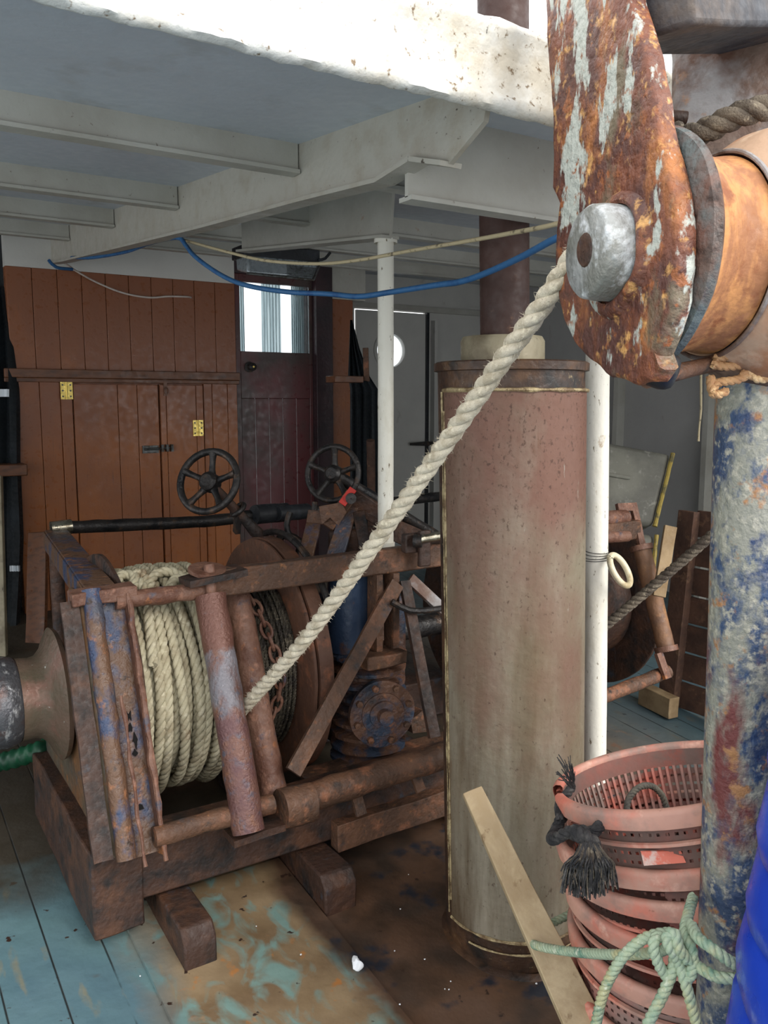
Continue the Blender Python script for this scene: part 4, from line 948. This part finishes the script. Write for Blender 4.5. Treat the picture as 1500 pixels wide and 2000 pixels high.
# black oilskin by the porthole door
K2 = thing('hanging_oilskin', at(710, 1000, 5.2), 'black oilskin hanging between the brown corner and the porthole door', 'oilskin')
obj('oilskin_body', cloth([(625, 684, 688), (680, 682, 702), (735, 680, 722), (760, 684, 738), (900, 684, 738), (1010, 684, 740), (1100, 684, 740)], 5.45, .02, .05, 4), M['oilskin'], K2)
b = nb(); q = at(676, 741, 5.15); box(b, q.x - .11, q.x + .09, q.y - .06, q.y + .06, q.z - .02, q.z + .02)
tag(obj('coat_shelf', b, M['brown_dark'], bev=.004), 'small brown wooden shelf fixed to the narrow brown corner', 'shelf')
b = nb(); bar(b, at(714, 680, 5.2), at(716, 742, 5.2), .035, .03, RIGHT); bar(b, at(690, 737, 5.2), at(722, 742, 5.2), .02, .02, RIGHT)
tag(obj('wooden_peg', b, M['rust'], bev=.003), 'rusty brown upright peg standing on the small shelf end', 'peg')
b = nb(); pipe(b, at(724, 860, 4.9), deck(728, 1180), .025); tag(obj('broom_pole', b, M['pallet']), 'dark wooden pole leaning beside the hanging black oilskin', 'pole')

# fish tubs
def tub(qs, dpt, label, seedm):
    P = [at(*q) for q in qs]; n_ = (P[1] - P[0]).cross(P[3] - P[0]).normalized()
    if n_.dot(FWD) < 0: n_ = -n_
    t = thing('fish_tub', (P[2] + P[3]) / 2, label, 'fish tub', 'grey fish tubs')
    b = nb(); prism(b, P, n_ * dpt); obj('tub_body', b, M['tub'], t, bev=.03)
    b = nb(); c0 = P[0].lerp(P[3], .42); c1 = P[1].lerp(P[2], .42); bar(b, c0 - n_ * .008, c0.lerp(c1, .62) - n_ * .008, .012, .02); obj('tub_lip', b, M['tub'], t, bev=.004)
    b = nb(); tube(b, seg_pts(P[1] + RIGHT * .005 - n_ * .005, P[2] + RIGHT * .005, 10), .013, 8, jit=.3); obj('yellow_edge', b, M['yellow'], t)
tub([(1120, 850, 4.75), (1312, 886, 4.75), (1277, 1028, 4.65), (1120, 1010, 4.65)], .34, 'grey plastic fish tub leaning behind the white pole, the upper one', 0)
tub([(1120, 1022, 4.7), (1280, 1045, 4.7), (1262, 1240, 4.6), (1120, 1230, 4.6)], .32, 'grey plastic fish tub behind the winch end, the lower one', 1)
b = nb(); bar(b, at(1100, 1180, 3.95), at(1262, 1200, 3.95), .3, .3); 
# pallet
pb0, pb1 = deck(1262, 1372), deck(1420, 1445)
pn = V((pb1 - pb0).cross(V((0, 0, 1)))).normalized()
if pn.dot(FH) < 0: pn = -pn
ph = 1.0; pu = (pb1 - pb0); pw = pu.length; pu.normalize(); pz = (V((0, 0, 1)) + pn * .10).normalized()
PL = thing('wooden_pallet', pb0, 'dark wooden pallet stood on edge behind the blue post', 'pallet')
def pp_(u, v, w_=0): return pb0 + pu * u + pz * v + pn * w_
pu = (pu - V((0, 0, pu.z))).normalized()
topz = 1.0 - dz(pb0.y) + .0
H_ = at(1300, 990, (pb0 - CAM).dot(FWD)).z - pb0.z
for u in (.06, .46, .86):
    b = nb(); bar(b, pp_(u + .03, .01, .05), pp_(u + .03, H_, .05), .09, .05, pu); crumple(b, .002, 9, 2); obj('stringer', b, M['pallet'], PL, bev=.003)
for k in range(7):
    v = .06 + (H_ - .12) * k / 6
    b = nb(); bar(b, pp_(.12, v, .0 + .085), pp_(.95, v, .085), .02, .128, pn); crumple(b, .002, 9, 2); obj('slat', b, M['pallet'], PL, bev=.002)
b = nb(); bar(b, pp_(.0, .05, -.03), pp_(.20, .045, -.06), .06, .10, pn); crumple(b, .003, 9, 2); obj('end_block', b, M['pallet_pale'], PL, bev=.003)
b = nb(); bar(b, at(1310, 1028, 3.45), at(1287, 1165, 3.4), .050, .02, RIGHT); crumple(b, .002, 8, 3)
tag(obj('loose_slat', b, M['pallet_pale'], bev=.002), 'pale loose wooden slat leaning on the dark pallet', 'slat')
b = nb(); tube(b, spline([at(1373, 478, 3.9), at(1371, 600, 3.9), at(1369, 738, 3.9), at(1369, 800, 3.9), at(1366, 830, 3.9), at(1364, 862, 3.9)], .03), .005, 6, jit=.4)
tag(obj('twine_end', b, M['cream_cable'], smooth=80), 'thin frayed twine hanging down in front of the grey side wall', 'twine')
# rope crossing behind the white pole
b = nb(); rp_ = [at(1120, 1272, 3.12), at(1185, 1220, 3.05), at(1290, 1132, 2.95), at(1388, 1047, 2.85), at(1480, 960, 2.75)]
rope(b, spline(rp_, .03), .0185, .07, 3, 7); tag(obj('trawl_rope', b, M['rope_old'], smooth=60), 'grey brown rope running up from the winch end behind the blue post', 'rope')

# ================================================================ GALLOWS, BLOCK, BLUE POST
BA = V((math.sin(math.radians(108)), math.cos(math.radians(108)), 0))      # pin axis, pointing away to the right
BB = V((math.sin(math.radians(18)), math.cos(math.radians(18)), 0))
BD = 1.30
B0 = at(1205, 495, BD)
def bp_(px, py, off=0.0): return onp(px, py, B0 + BA * off, BA)
G = thing('trawl_block', B0 + V((0, 0, -.2)), 'huge rusty trawl block with flaking grey paint hanging at top right', 'block')
out0 = [(1064, -40), (1066, 60), (1070, 130), (1078, 210), (1079, 300), (1077, 365), (1092, 398), (1084, 450), (1083, 520), (1088, 575), (1100, 625), (1120, 672), (1150, 705), (1190, 735), (1240, 752), (1272, 745), (1290, 722), (1305, 692), (1322, 650), (1338, 590), (1346, 520), (1346, 450), (1338, 380), (1322, 310), (1305, 240), (1296, 170), (1284, 105), (1268, 50), (1250, -10), (1245, -40)]
out = [(x - (24 if x > 1200 and y < 700 else 0), y) for x, y in out0]
b = nb()
# finely sampled outline, roughened
res = []
for i in range(len(out)):
    a, c = bp_(*out[i]), bp_(*out[(i + 1) % len(out)])
    for j in range(6): res.append(a.lerp(c, j / 6))
res = [p + (BB * noise.noise(p * 25) + V((0, 0, 1)) * noise.noise(p * 25 + V((9, 0, 0)))) * .004 for p in res]
cen = sum(res, V((0, 0, 0))) / len(res)
def ringof(sc, off):
    return [b.verts.new(cen + (p - cen) * sc + BA * off) for p in res]
R_ = [ringof(.965, .0), ringof(.988, .002), ringof(1.0, .008), ringof(1.0, .026), ringof(.985, .032)]
cxm = [R_[0]]
for s_ in (.8, .6, .4, .2): cxm.append([b.verts.new(cen + (p - cen) * s_ * .965 + BA * (.004 * noise.noise(p * 9 * s_))) for p in res])
nn = len(res)
for A_, C_ in list(zip(cxm[:-1], cxm[1:])) + list(zip(R_[:-1], R_[1:])):
    for i in range(nn): b.faces.new((A_[i], A_[(i + 1) % nn], C_[(i + 1) % nn], C_[i]))
b.faces.new(cxm[-1]); b.faces.new(R_[-1])
obj('cheek_plate', b, M['cheek'], G, smooth=50)
# pin
pcn = bp_(1205, 495); 
b = nb(); lathe(b, [(.01, .072), (-.03, .072), (-.048, .070), (-.054, .065), (-.056, .02), (-.046, .016), (-.044, .001)], pcn, BA, 48, jit=.002); pn_ = obj('pin', b, M['pin'], G, smooth=50)
b = nb(); lathe(b, [(-.057, .001), (-.058, .014), (-.058, .022), (-.054, .026)], pcn, BA, 18, jit=.022); obj('pin_rust_core', b, M['rust_dark'], pn_)
b = nb(); lathe(b, [(.0, .095), (-.010, .088), (-.014, .078), (-.012, .072)], pcn, BA, 40, jit=.01); obj('pin_collar', b, M['cheek'], G)
# second plate / rim directly behind the cheek
b = nb(); lathe(b, [(.034, .05), (.034, .15), (.038, .172), (.042, .182), (.054, .184), (.062, .176), (.07, .155), (.084, .15), (.084, .05)], pcn, BA, 64, jit=.004); obj('rim_plate', b, M['cheek_edge'], G)
# sheave
b = nb(); lathe(b, [(.064, .05), (.064, .166), (.085, .158), (.11, .150), (.14, .147), (.165, .152)], pcn, BA, 64, jit=.002); sh = obj('sheave', b, M['sheave'], G)
b = nb(); ring(b, pcn + BA * .167, BA, .158, .004, 64, 8); obj('sheave_seam', b, M['strut_grey'], sh)
b = nb(); lathe(b, [(.169, .156), (.19, .172), (.22, .192), (.26, .205), (.30, .208), (.33, .205), (.33, .05)], pcn, BA, 64, jit=.002); obj('sheave_flare', b, M['sheave_tan'], G)
# yoke above: crosspiece and far cheek
b = nb(); K0, K1 = .05, .34
yk = [(1250, -60), (1268, 40), (1290, 62), (1325, 58)]
z0y = bp_(1290, 66, .06).z
P_ = [bp_(1180, -60, .05), bp_(1255, 75, .05)]
far = [(1318, -80), (1318, 60), (1322, 110), (1320, 200), (1322, 262), (1345, 300), (1420, 320), (1520, 330), (1620, 200), (1620, -80)]
b = nb(); prism(b, [at(px_, py_, 1.62 - (px_ - 1318) / 250 * .09) for px_, py_ in far], FH * .03); crumple(b, .004, 12, 0)
obj('far_cheek', b, M['strut_grey'], G, bev=.006)
b = nb(); a0 = bp_(1262, 78, .05); a1 = at(1345, 52, 1.58); bar(b, a0 + V((0, 0, .06)) - BA * .01, a1 + V((0, 0, .06)) + BA * .25, .16, .12); crumple(b, .003, 10, 3); obj('crosspiece', b, mat('shaded_gallows_underside', (74, 76, 82), [L((96, 84, 76), 6, .56, .08), L((54, 54, 60), 12, .56, .08)], .6, bump=.8), G, bev=.008)  # crosspiece coloured dark to hold the shade of its underside
b = nb(); pipe(b, at(1305, 228, 1.5), at(1340, 232, 1.5), .012); obj('spacer_bolt', b, M['rust_dark'], G)
# bottom rod
b = nb(); r0 = bp_(1262, 738, .02); r1 = at(1400, 712, 1.36); r2 = at(1540, 700, 1.38)
tube(b, spline([r0, r1, r2], .02), .0135, 12, jit=.3); obj('bottom_rod', b, M['rust'], G)
b = nb(); bmesh.ops.create_icosphere(b, subdivisions=3, radius=.028, matrix=Matrix.Translation(bp_(1290, 718, .03))); crumple(b, .012, 40); obj('grease_lump', b, M['black'], G)
# twine lashed on the rod
b = nb()
for pts in ([(1395, 700), (1420, 697), (1450, 690), (1475, 694), (1490, 712), (1520, 730)], [(1388, 735), (1390, 765), (1400, 748), (1440, 742), (1470, 728)], [(1390, 712), (1420, 716), (1460, 712), (1505, 716)], [(1455, 722), (1480, 740), (1520, 735)], [(1450, 735), (1465, 720), (1500, 725), (1525, 720)], [(1388, 768), (1405, 771), (1420, 762)]):
    rope(b, spline([at(x, y, 1.335) for x, y in pts], .01), .0075, .03, 3, 6)
tag(obj('twine_lashing', b, M['rope_yellow'], smooth=60), 'yellow brown twine lashed around the rod below the rusty block', 'lashing')
# old rope over the sheave
b = nb(); rope(b, spline([at(1318, 262, 1.47), at(1345, 268, 1.45), at(1390, 250, 1.43), at(1440, 225, 1.41), at(1500, 210, 1.40), at(1580, 195, 1.4)], .02), .022, .085, 3, 9)
tag(obj('old_rope', b, M['rope_old'], smooth=60), 'old grey rope passing over the sheave of the rusty block', 'rope')
# blue post
pd = 1.43
pA = at(1476, 790, pd); 
BP = thing('gallows_post', (pA.x, pA.y, dz(pA.y)), 'thick round post with flaking blue paint and rust at right', 'post')
b = nb(); pipe(b, (pA.x, pA.y, dz(pA.y)), (pA.x, pA.y, 1.80), .066, 36, .015, 60); obj('post_shaft', b, M['post'], BP)
b = nb(); lathe(b, [(0, .02), (0, .11), (.015, .11), (.016, .066)], (pA.x, pA.y, dz(pA.y)), (0, 0, 1), 32); obj('post_foot', b, M['post'], BP)

shear(BP, -.020, 1.72)
# ================================================================ BASKETS, BATTEN, ROPES IN FRONT
bc = at(1298, 1510, 1.8); RB = .232
bcx, bcy = bc.x, bc.y
def basket_parts(cx, cy, ztop, tilt, notch, name_label, root=None, cut=None):
    t = thing('fish_basket', (cx, cy, ztop - .30), name_label, 'basket', 'stacked pink fish baskets')
    t.rotation_euler = tilt
    return t
def make_basket(notch=False):
    """mesh pieces in local coordinates, base at z=0, rim at z=.30"""
    hb = .30; rt, rb_ = RB - .012, RB - .05
    b = nb(); na_, nz2 = 160, 48; g_ = []
    for j in range(nz2 + 1):
        z = hb * j / nz2; r = rb_ + (rt - rb_) * j / nz2
        g_.append([b.verts.new((r * math.cos(2 * math.pi * (i - .12 * (i % 2)) / na_), r * math.sin(2 * math.pi * (i - .12 * (i % 2)) / na_), z)) for i in range(na_)])
    for j in range(nz2):
        for i in range(na_):
            hole = (i % 2 == 0) and (j % 3 == 1) and 2 < j < nz2 - 7
            if not hole: b.faces.new((g_[j][i], g_[j][(i + 1) % na_], g_[j + 1][(i + 1) % na_], g_[j + 1][i]))
    cv = b.verts.new((0, 0, 0))
    for i in range(na_): b.faces.new((g_[0][(i + 1) % na_], g_[0][i], cv))
    bmesh.ops.solidify(b, geom=b.faces[:], thickness=.004)
    # raised ribs inside
    b2 = nb()
    for i in range(0, na_, 2):
        a = 2 * math.pi * (i + 1.5) / na_; d = V((math.cos(a), math.sin(a), 0))
        bar(b2, d * (rb_ - .002) + V((0, 0, .01)), d * (rt - .002 - .006) + V((0, 0, hb - .042)), .0058, .0016, V((-d.y, d.x, 0)))
    # rim
    b3 = nb(); pr3 = [(-.0, rt - .002), (.006, rt + .002), (.008, rt + .012), (.004, rt + .019), (-.004, rt + .021), (-.030, rt + .018), (-.032, rt + .014), (-.006, rt + .014), (-.004, rt + .006), (-.01, rt)]
    rr_ = []; NA = 96
    for i in range(NA):
        a = 2 * math.pi * i / NA
        rr_.append([b3.verts.new(((r) * math.cos(a), (r) * math.sin(a), hb + h)) for h, r in pr3])
    for i in range(NA):
        for k in range(len(pr3)): b3.faces.new((rr_[i][k], rr_[(i + 1) % NA][k], rr_[(i + 1) % NA][(k + 1) % len(pr3)], rr_[i][(k + 1) % len(pr3)]))
    b4 = nb(); lathe(b4, [(hb - .060, rt - .006 + .003), (hb - .062, rt + .004), (hb - .068, rt + .004), (hb - .07, rt - .008)], (0, 0, 0), (0, 0, 1), 72)
    return b, b2, b3, b4
bb = make_basket()
ang_cam = math.atan2(-bcy, -bcx)
proto = thing('fish_basket', (0, 0, 0), 'x', 'basket', 'stacked pink fish baskets')
wall_o = obj('basket_wall', bb[0], M['basket_wall'], proto, smooth=30)
ribs_o = obj('inner_ribs', bb[1], M['basket_wall'], proto)
rim_o = obj('rim', bb[2], M['basket'], proto, smooth=50)
band_o = obj('lower_band', bb[3], M['basket'], proto)
def put(o, loc, rot, label):
    o.location = loc; o.rotation_euler = rot; o['label'] = label
def tiltm(a, b_):
    u = RIGHT * math.cos(a) + V((0, 0, 1)) * math.sin(a); w = FH * math.cos(b_) + V((0, 0, 1)) * math.sin(b_); w = (w - u * u.dot(w)).normalized()
    return Matrix((u, w, u.cross(w))).transposed()
zs = [.905, .784, .726, .645, .545, .42]
tl_ = [(.20, -.19), (.15, -.16), (.12, -.12), (.01, -.04), (0, 0), (0, 0)]
offs = [0, .01, .032, .038, .048, .055]
spin = [.3, 1.1, 2.0, .7, 2.6, 1.7]
rots = [(tiltm(*t) @ Matrix.Rotation(q, 3, 'Z')) for t, q in zip(tl_, spin)]
labs = ['pink fish basket on top of the stack with a broken rim', 'dusty pink fish basket second from the top of the stack', 'pink fish basket third from the top, under the black tassel', 'pink fish basket fourth from the top with a cut bright red rim', 'dusty pink fish basket fifth from the top, behind the green rope', 'dusty pink fish basket lowest in view in the stack']
baskets = []
for k in range(6):
    r_ = proto if k == 0 else proto.copy()
    if k:
        COL.objects.link(r_)
        for ch in (wall_o, ribs_o, rim_o, band_o):
            c = ch.copy(); COL.objects.link(c); c.parent = r_
    put(r_, V((bcx, bcy, zs[k])) + RIGHT * offs[k] - rots[k] @ V((0, 0, .30)), rots[k].to_euler(), labs[k]); baskets.append(r_)
# break in the top basket's rim (its own mesh), at the far left as seen
me = rim_o.data.copy(); rim_o.data = me
bm = bmesh.new(); bm.from_mesh(me)
rimc = V((bcx, bcy, zs[0]))
def angof(px, py): 
    n_ = rots[0] @ V((0, 0, 1)); q = onp(px, py, rimc, n_); v = rots[0].transposed() @ (q - rimc); return math.atan2(v.y, v.x)
aN = angof(1112, 1545)
kill = []
for f in bm.faces:
    c = f.calc_center_median(); a = math.atan2(c.y, c.x); d = (a - aN + math.pi) % (2 * math.pi) - math.pi
    if abs(d) < .13 + .05 * noise.noise(c * 90): kill.append(f)
bmesh.ops.delete(bm, geom=kill, context='FACES'); bm.to_mesh(me); bm.free()
me = wall_o.data.copy(); wall_o.data = me; bm = bmesh.new(); bm.from_mesh(me); kill = []
for f in bm.faces:
    c = f.calc_center_median(); a = math.atan2(c.y, c.x); d = (a - aN + math.pi) % (2 * math.pi) - math.pi
    if (d / .12) ** 2 + ((c.z - .30) / .035) ** 2 < 1: kill.append(f)
bmesh.ops.delete(bm, geom=kill, context='FACES'); bm.to_mesh(me); bm.free()
# torn pink flap
bfd = 1.60
b = nb(); A_ = [at(1252, 1664, bfd), at(1330, 1662, bfd), at(1340, 1685, bfd - .015), at(1258, 1691, bfd - .015)]
prism(b, A_, FH * .004); tag(obj('torn_plastic_flap', b, mat('bright_pink_plastic', (232, 120, 96), [L((222, 190, 176), 30, .58, .05)], .5, bump=.2), smooth=30), 'bright pink torn plastic flap wedged on the basket stack', 'plastic flap')
# rope handle inside top basket
b = nb(); rope(b, spline([at(1238, 1612, 1.78), at(1225, 1590, 1.80), at(1228, 1560, 1.82), at(1248, 1538, 1.84), at(1272, 1535, 1.86), at(1292, 1552, 1.87), at(1302, 1580, 1.87), at(1303, 1612, 1.86)], .01), .0075, .026, 3, 6)
tag(obj('rope_handle', b, mat('grey_green_cord', (104, 98, 84), [L((76, 72, 66), 30, .5, .1)], .9, bump=.5, bs=200), smooth=60), 'grey cord loop tied inside the top pink basket', 'cord')
# black rope with frayed tassel
BR = thing('frayed_rope', at(1160, 1700, 1.66), 'black rope tied on the basket stack ending in a frayed tassel', 'rope')
b = nb()
rope(b, spline([at(1178, 1600, 1.66), at(1160, 1625, 1.64), at(1120, 1622, 1.66), at(1080, 1640, 1.70), at(1084, 1625, 1.76), at(1098, 1595, 1.78)], .01), .0125, .05, 3, 8)
rope(b, spline([at(1120, 1625, 1.64), at(1150, 1640, 1.61), at(1165, 1655, 1.60)], .01), .016, .05, 3, 8)
rope(b, spline([at(1095, 1600, 1.76), at(1092, 1570, 1.80), at(1112, 1545, 1.82), at(1118, 1535, 1.83)], .01), .010, .04, 3, 6)
obj('rope_body', b, M['rope_black'], BR)
b = nb(); rnd = random.Random(12)
for i in range(230):
    u = rnd.uniform(-1, 1); s0 = at(1152 + 16 * u + rnd.uniform(-4, 4), 1650 + rnd.uniform(-6, 8), 1.60 + rnd.uniform(-.02, .01))
    s1 = at(1150 + 44 * u + rnd.uniform(-8, 8), 1690 + rnd.uniform(-6, 6), 1.575 + rnd.uniform(-.02, .02))
    s2 = at(1150 + 50 * u + rnd.uniform(-10, 10), 1735 - 12 * abs(u) + rnd.uniform(-25, 25), 1.59 + rnd.uniform(-.02, .02))
    tube(b, spline([s0, s0.lerp(s1, .5) - FH * .008, s1, s2], .02), rnd.uniform(.0010, .0019), 4)
for i in range(40):
    s0 = at(1118 + rnd.uniform(-5, 5), 1530 + rnd.uniform(-8, 12), 1.82); s1 = s0 + at(1100, 1505, 1.8) - at(1112, 1535, 1.8) + V((rnd.uniform(-.02, .02), rnd.uniform(-.02, .02), rnd.uniform(-.03, .02)))
    tube(b, [s0, s0.lerp(s1, .5), s1], .0012, 4)
o = obj('frayed_end', b, M['rope_black'], BR); o['kind'] = 'stuff'; o['label'] = 'frayed black fibres'
b = nb()
for i in range(44):
    u = rnd.uniform(-1, 1); s0 = at(1152 + 18 * u, 1648, 1.585); s1 = at(1150 + 48 * u + rnd.uniform(-8, 8), 1688, 1.565); s2 = at(1150 + 54 * u + rnd.uniform(-10, 10), 1732 - 12 * abs(u) + rnd.uniform(-25, 25), 1.58)
    tube(b, spline([s0, s0.lerp(s1, .5) - FH * .010, s1, s2], .02), .0011, 4)
o = obj('grey_fibre', b, M['rope_old'], BR); o['kind'] = 'stuff'; o['label'] = 'pale grey frayed fibres'
# batten
t0, t1 = at(922, 1545, 2.07), at(1296, 2330, 1.62)
b = nb(); dB = (t1 - t0).normalized(); sB = RIGHT
bar(b, t0, t1, .050, .022, sB, w2=.100, h2=.03)
bmesh.ops.subdivide_edges(b, edges=b.edges[:], cuts=5, use_grid_fill=True); crumple(b, .002, 14)
tag(obj('wooden_batten', b, M['wood'], bev=.002), 'pale weathered wooden batten leaning against the exhaust silencer', 'batten')
# green rope
GR = thing('green_rope', at(1330, 1900, 1.42), 'faded green rope knotted round the blue post and the batten', 'rope')
gd = 1.47
runs = [
    [(1150, 1760, 1.98), (1120, 1782, 1.99), (1075, 1805, 1.97), (1048, 1822, 1.95), (1038, 1838, 1.90), (1052, 1848, 1.83), (1110, 1858, 1.72), (1190, 1864, 1.57), (1262, 1862, 1.48), (1320, 1848, 1.44), (1345, 1832, 1.44)],
    [(1150, 2060, 1.52), (1165, 1995, 1.50), (1180, 1935, 1.48), (1212, 1875, 1.46), (1255, 1835, 1.45), (1305, 1822, 1.44), (1335, 1835, 1.43), (1345, 1850, 1.45)],
    [(1240, 2060, 1.40), (1268, 1995, 1.40), (1298, 1935, 1.40), (1316, 1885, 1.40), (1312, 1850, 1.41), (1290, 1828, 1.41), (1276, 1842, 1.40), (1285, 1880, 1.40), (1302, 1908, 1.41)],
    [(1375, 2060, 1.38), (1358, 1990, 1.38), (1340, 1925, 1.38), (1326, 1880, 1.39), (1308, 1850, 1.38), (1302, 1828, 1.385), (1318, 1822, 1.38), (1325, 1850, 1.375), (1345, 1878, 1.38)],
    [(1354, 1752, 1.52), (1344, 1788, 1.46), (1338, 1820, 1.42), (1350, 1850, 1.39), (1354, 1885, 1.38), (1345, 1912, 1.38), (1332, 1905, 1.39)],
    [(1350, 1805, 1.42), (1362, 1830, 1.38), (1395, 1855, 1.35), (1430, 1880, 1.345), (1475, 1900, 1.37)],
    [(1352, 1880, 1.40), (1372, 1893, 1.37), (1400, 1908, 1.35), (1440, 1912, 1.345), (1480, 1910, 1.37)],
]
for k, r_ in enumerate(runs):
    b = nb(); rope(b, spline([at(*p) for p in r_], .008), .0098, .034, 3, 7); obj('rope_run', b, M['rope_green'], GR, smooth=60)
# blue barrel
kc = at(1500, 1650, 1.0); 
kb = V((1.18, .489, dz(.5)))
KB = thing('blue_barrel', kb, 'bright blue ribbed plastic barrel at the lower right edge', 'barrel')
b = nb(); pr5 = [(.0, .02), (.0, .25), (.02, .275)]
z = .04
while z < 1.26:
    pr5 += [(z, .290), (z + .03, .296), (z + .085, .292), (z + .10, .284)]; z += .105
pr5 += [(1.31, .28), (1.34, .25), (1.35, .2), (1.35, .02)]
axb = (V((0, 0, 1)) + RIGHT * .09).normalized()
lathe(b, pr5, kb, axb, 72, jit=.006); obj('barrel_body', b, M['blue_plastic'], KB, smooth=60)
b = nb(); ring(b, kb + axb * 1.28, axb, .285, .012, 64, 8); obj('barrel_hoop', b, M['blue_plastic'], KB)
# scrap on deck
q = deck(697, 1886, .012); b = nb(); bmesh.ops.create_icosphere(b, subdivisions=3, radius=.02, matrix=Matrix.Translation(q + V((0, 0, .008))) @ Matrix.Diagonal((.7, 1.1, .5, 1))); crumple(b, .012, 60)
tag(obj('paper_scrap', b, M['shell']), 'small crumpled white paper scrap on the deck', 'paper scrap')
rnd = random.Random(21)
b = nb()
for k in range(26):
    p = deck(rnd.uniform(120, 1050), rnd.uniform(1700, 2000), .004 if k % 2 else .016)
    rr_ = rnd.uniform(.001, .0028); a = rnd.uniform(0, 6.28)
    prism(b, [p + V((math.cos(a + t) * rr_ * rnd.uniform(.5, 1.4), math.sin(a + t) * rr_, 0)) for t in (0, 1.3, 2.6, 3.9, 5.2)], (0, 0, .002))
tag(obj('paint_flakes', b, M['shell']), 'tiny pale flakes scattered on the brown worn deck', 'flakes', kind='stuff')
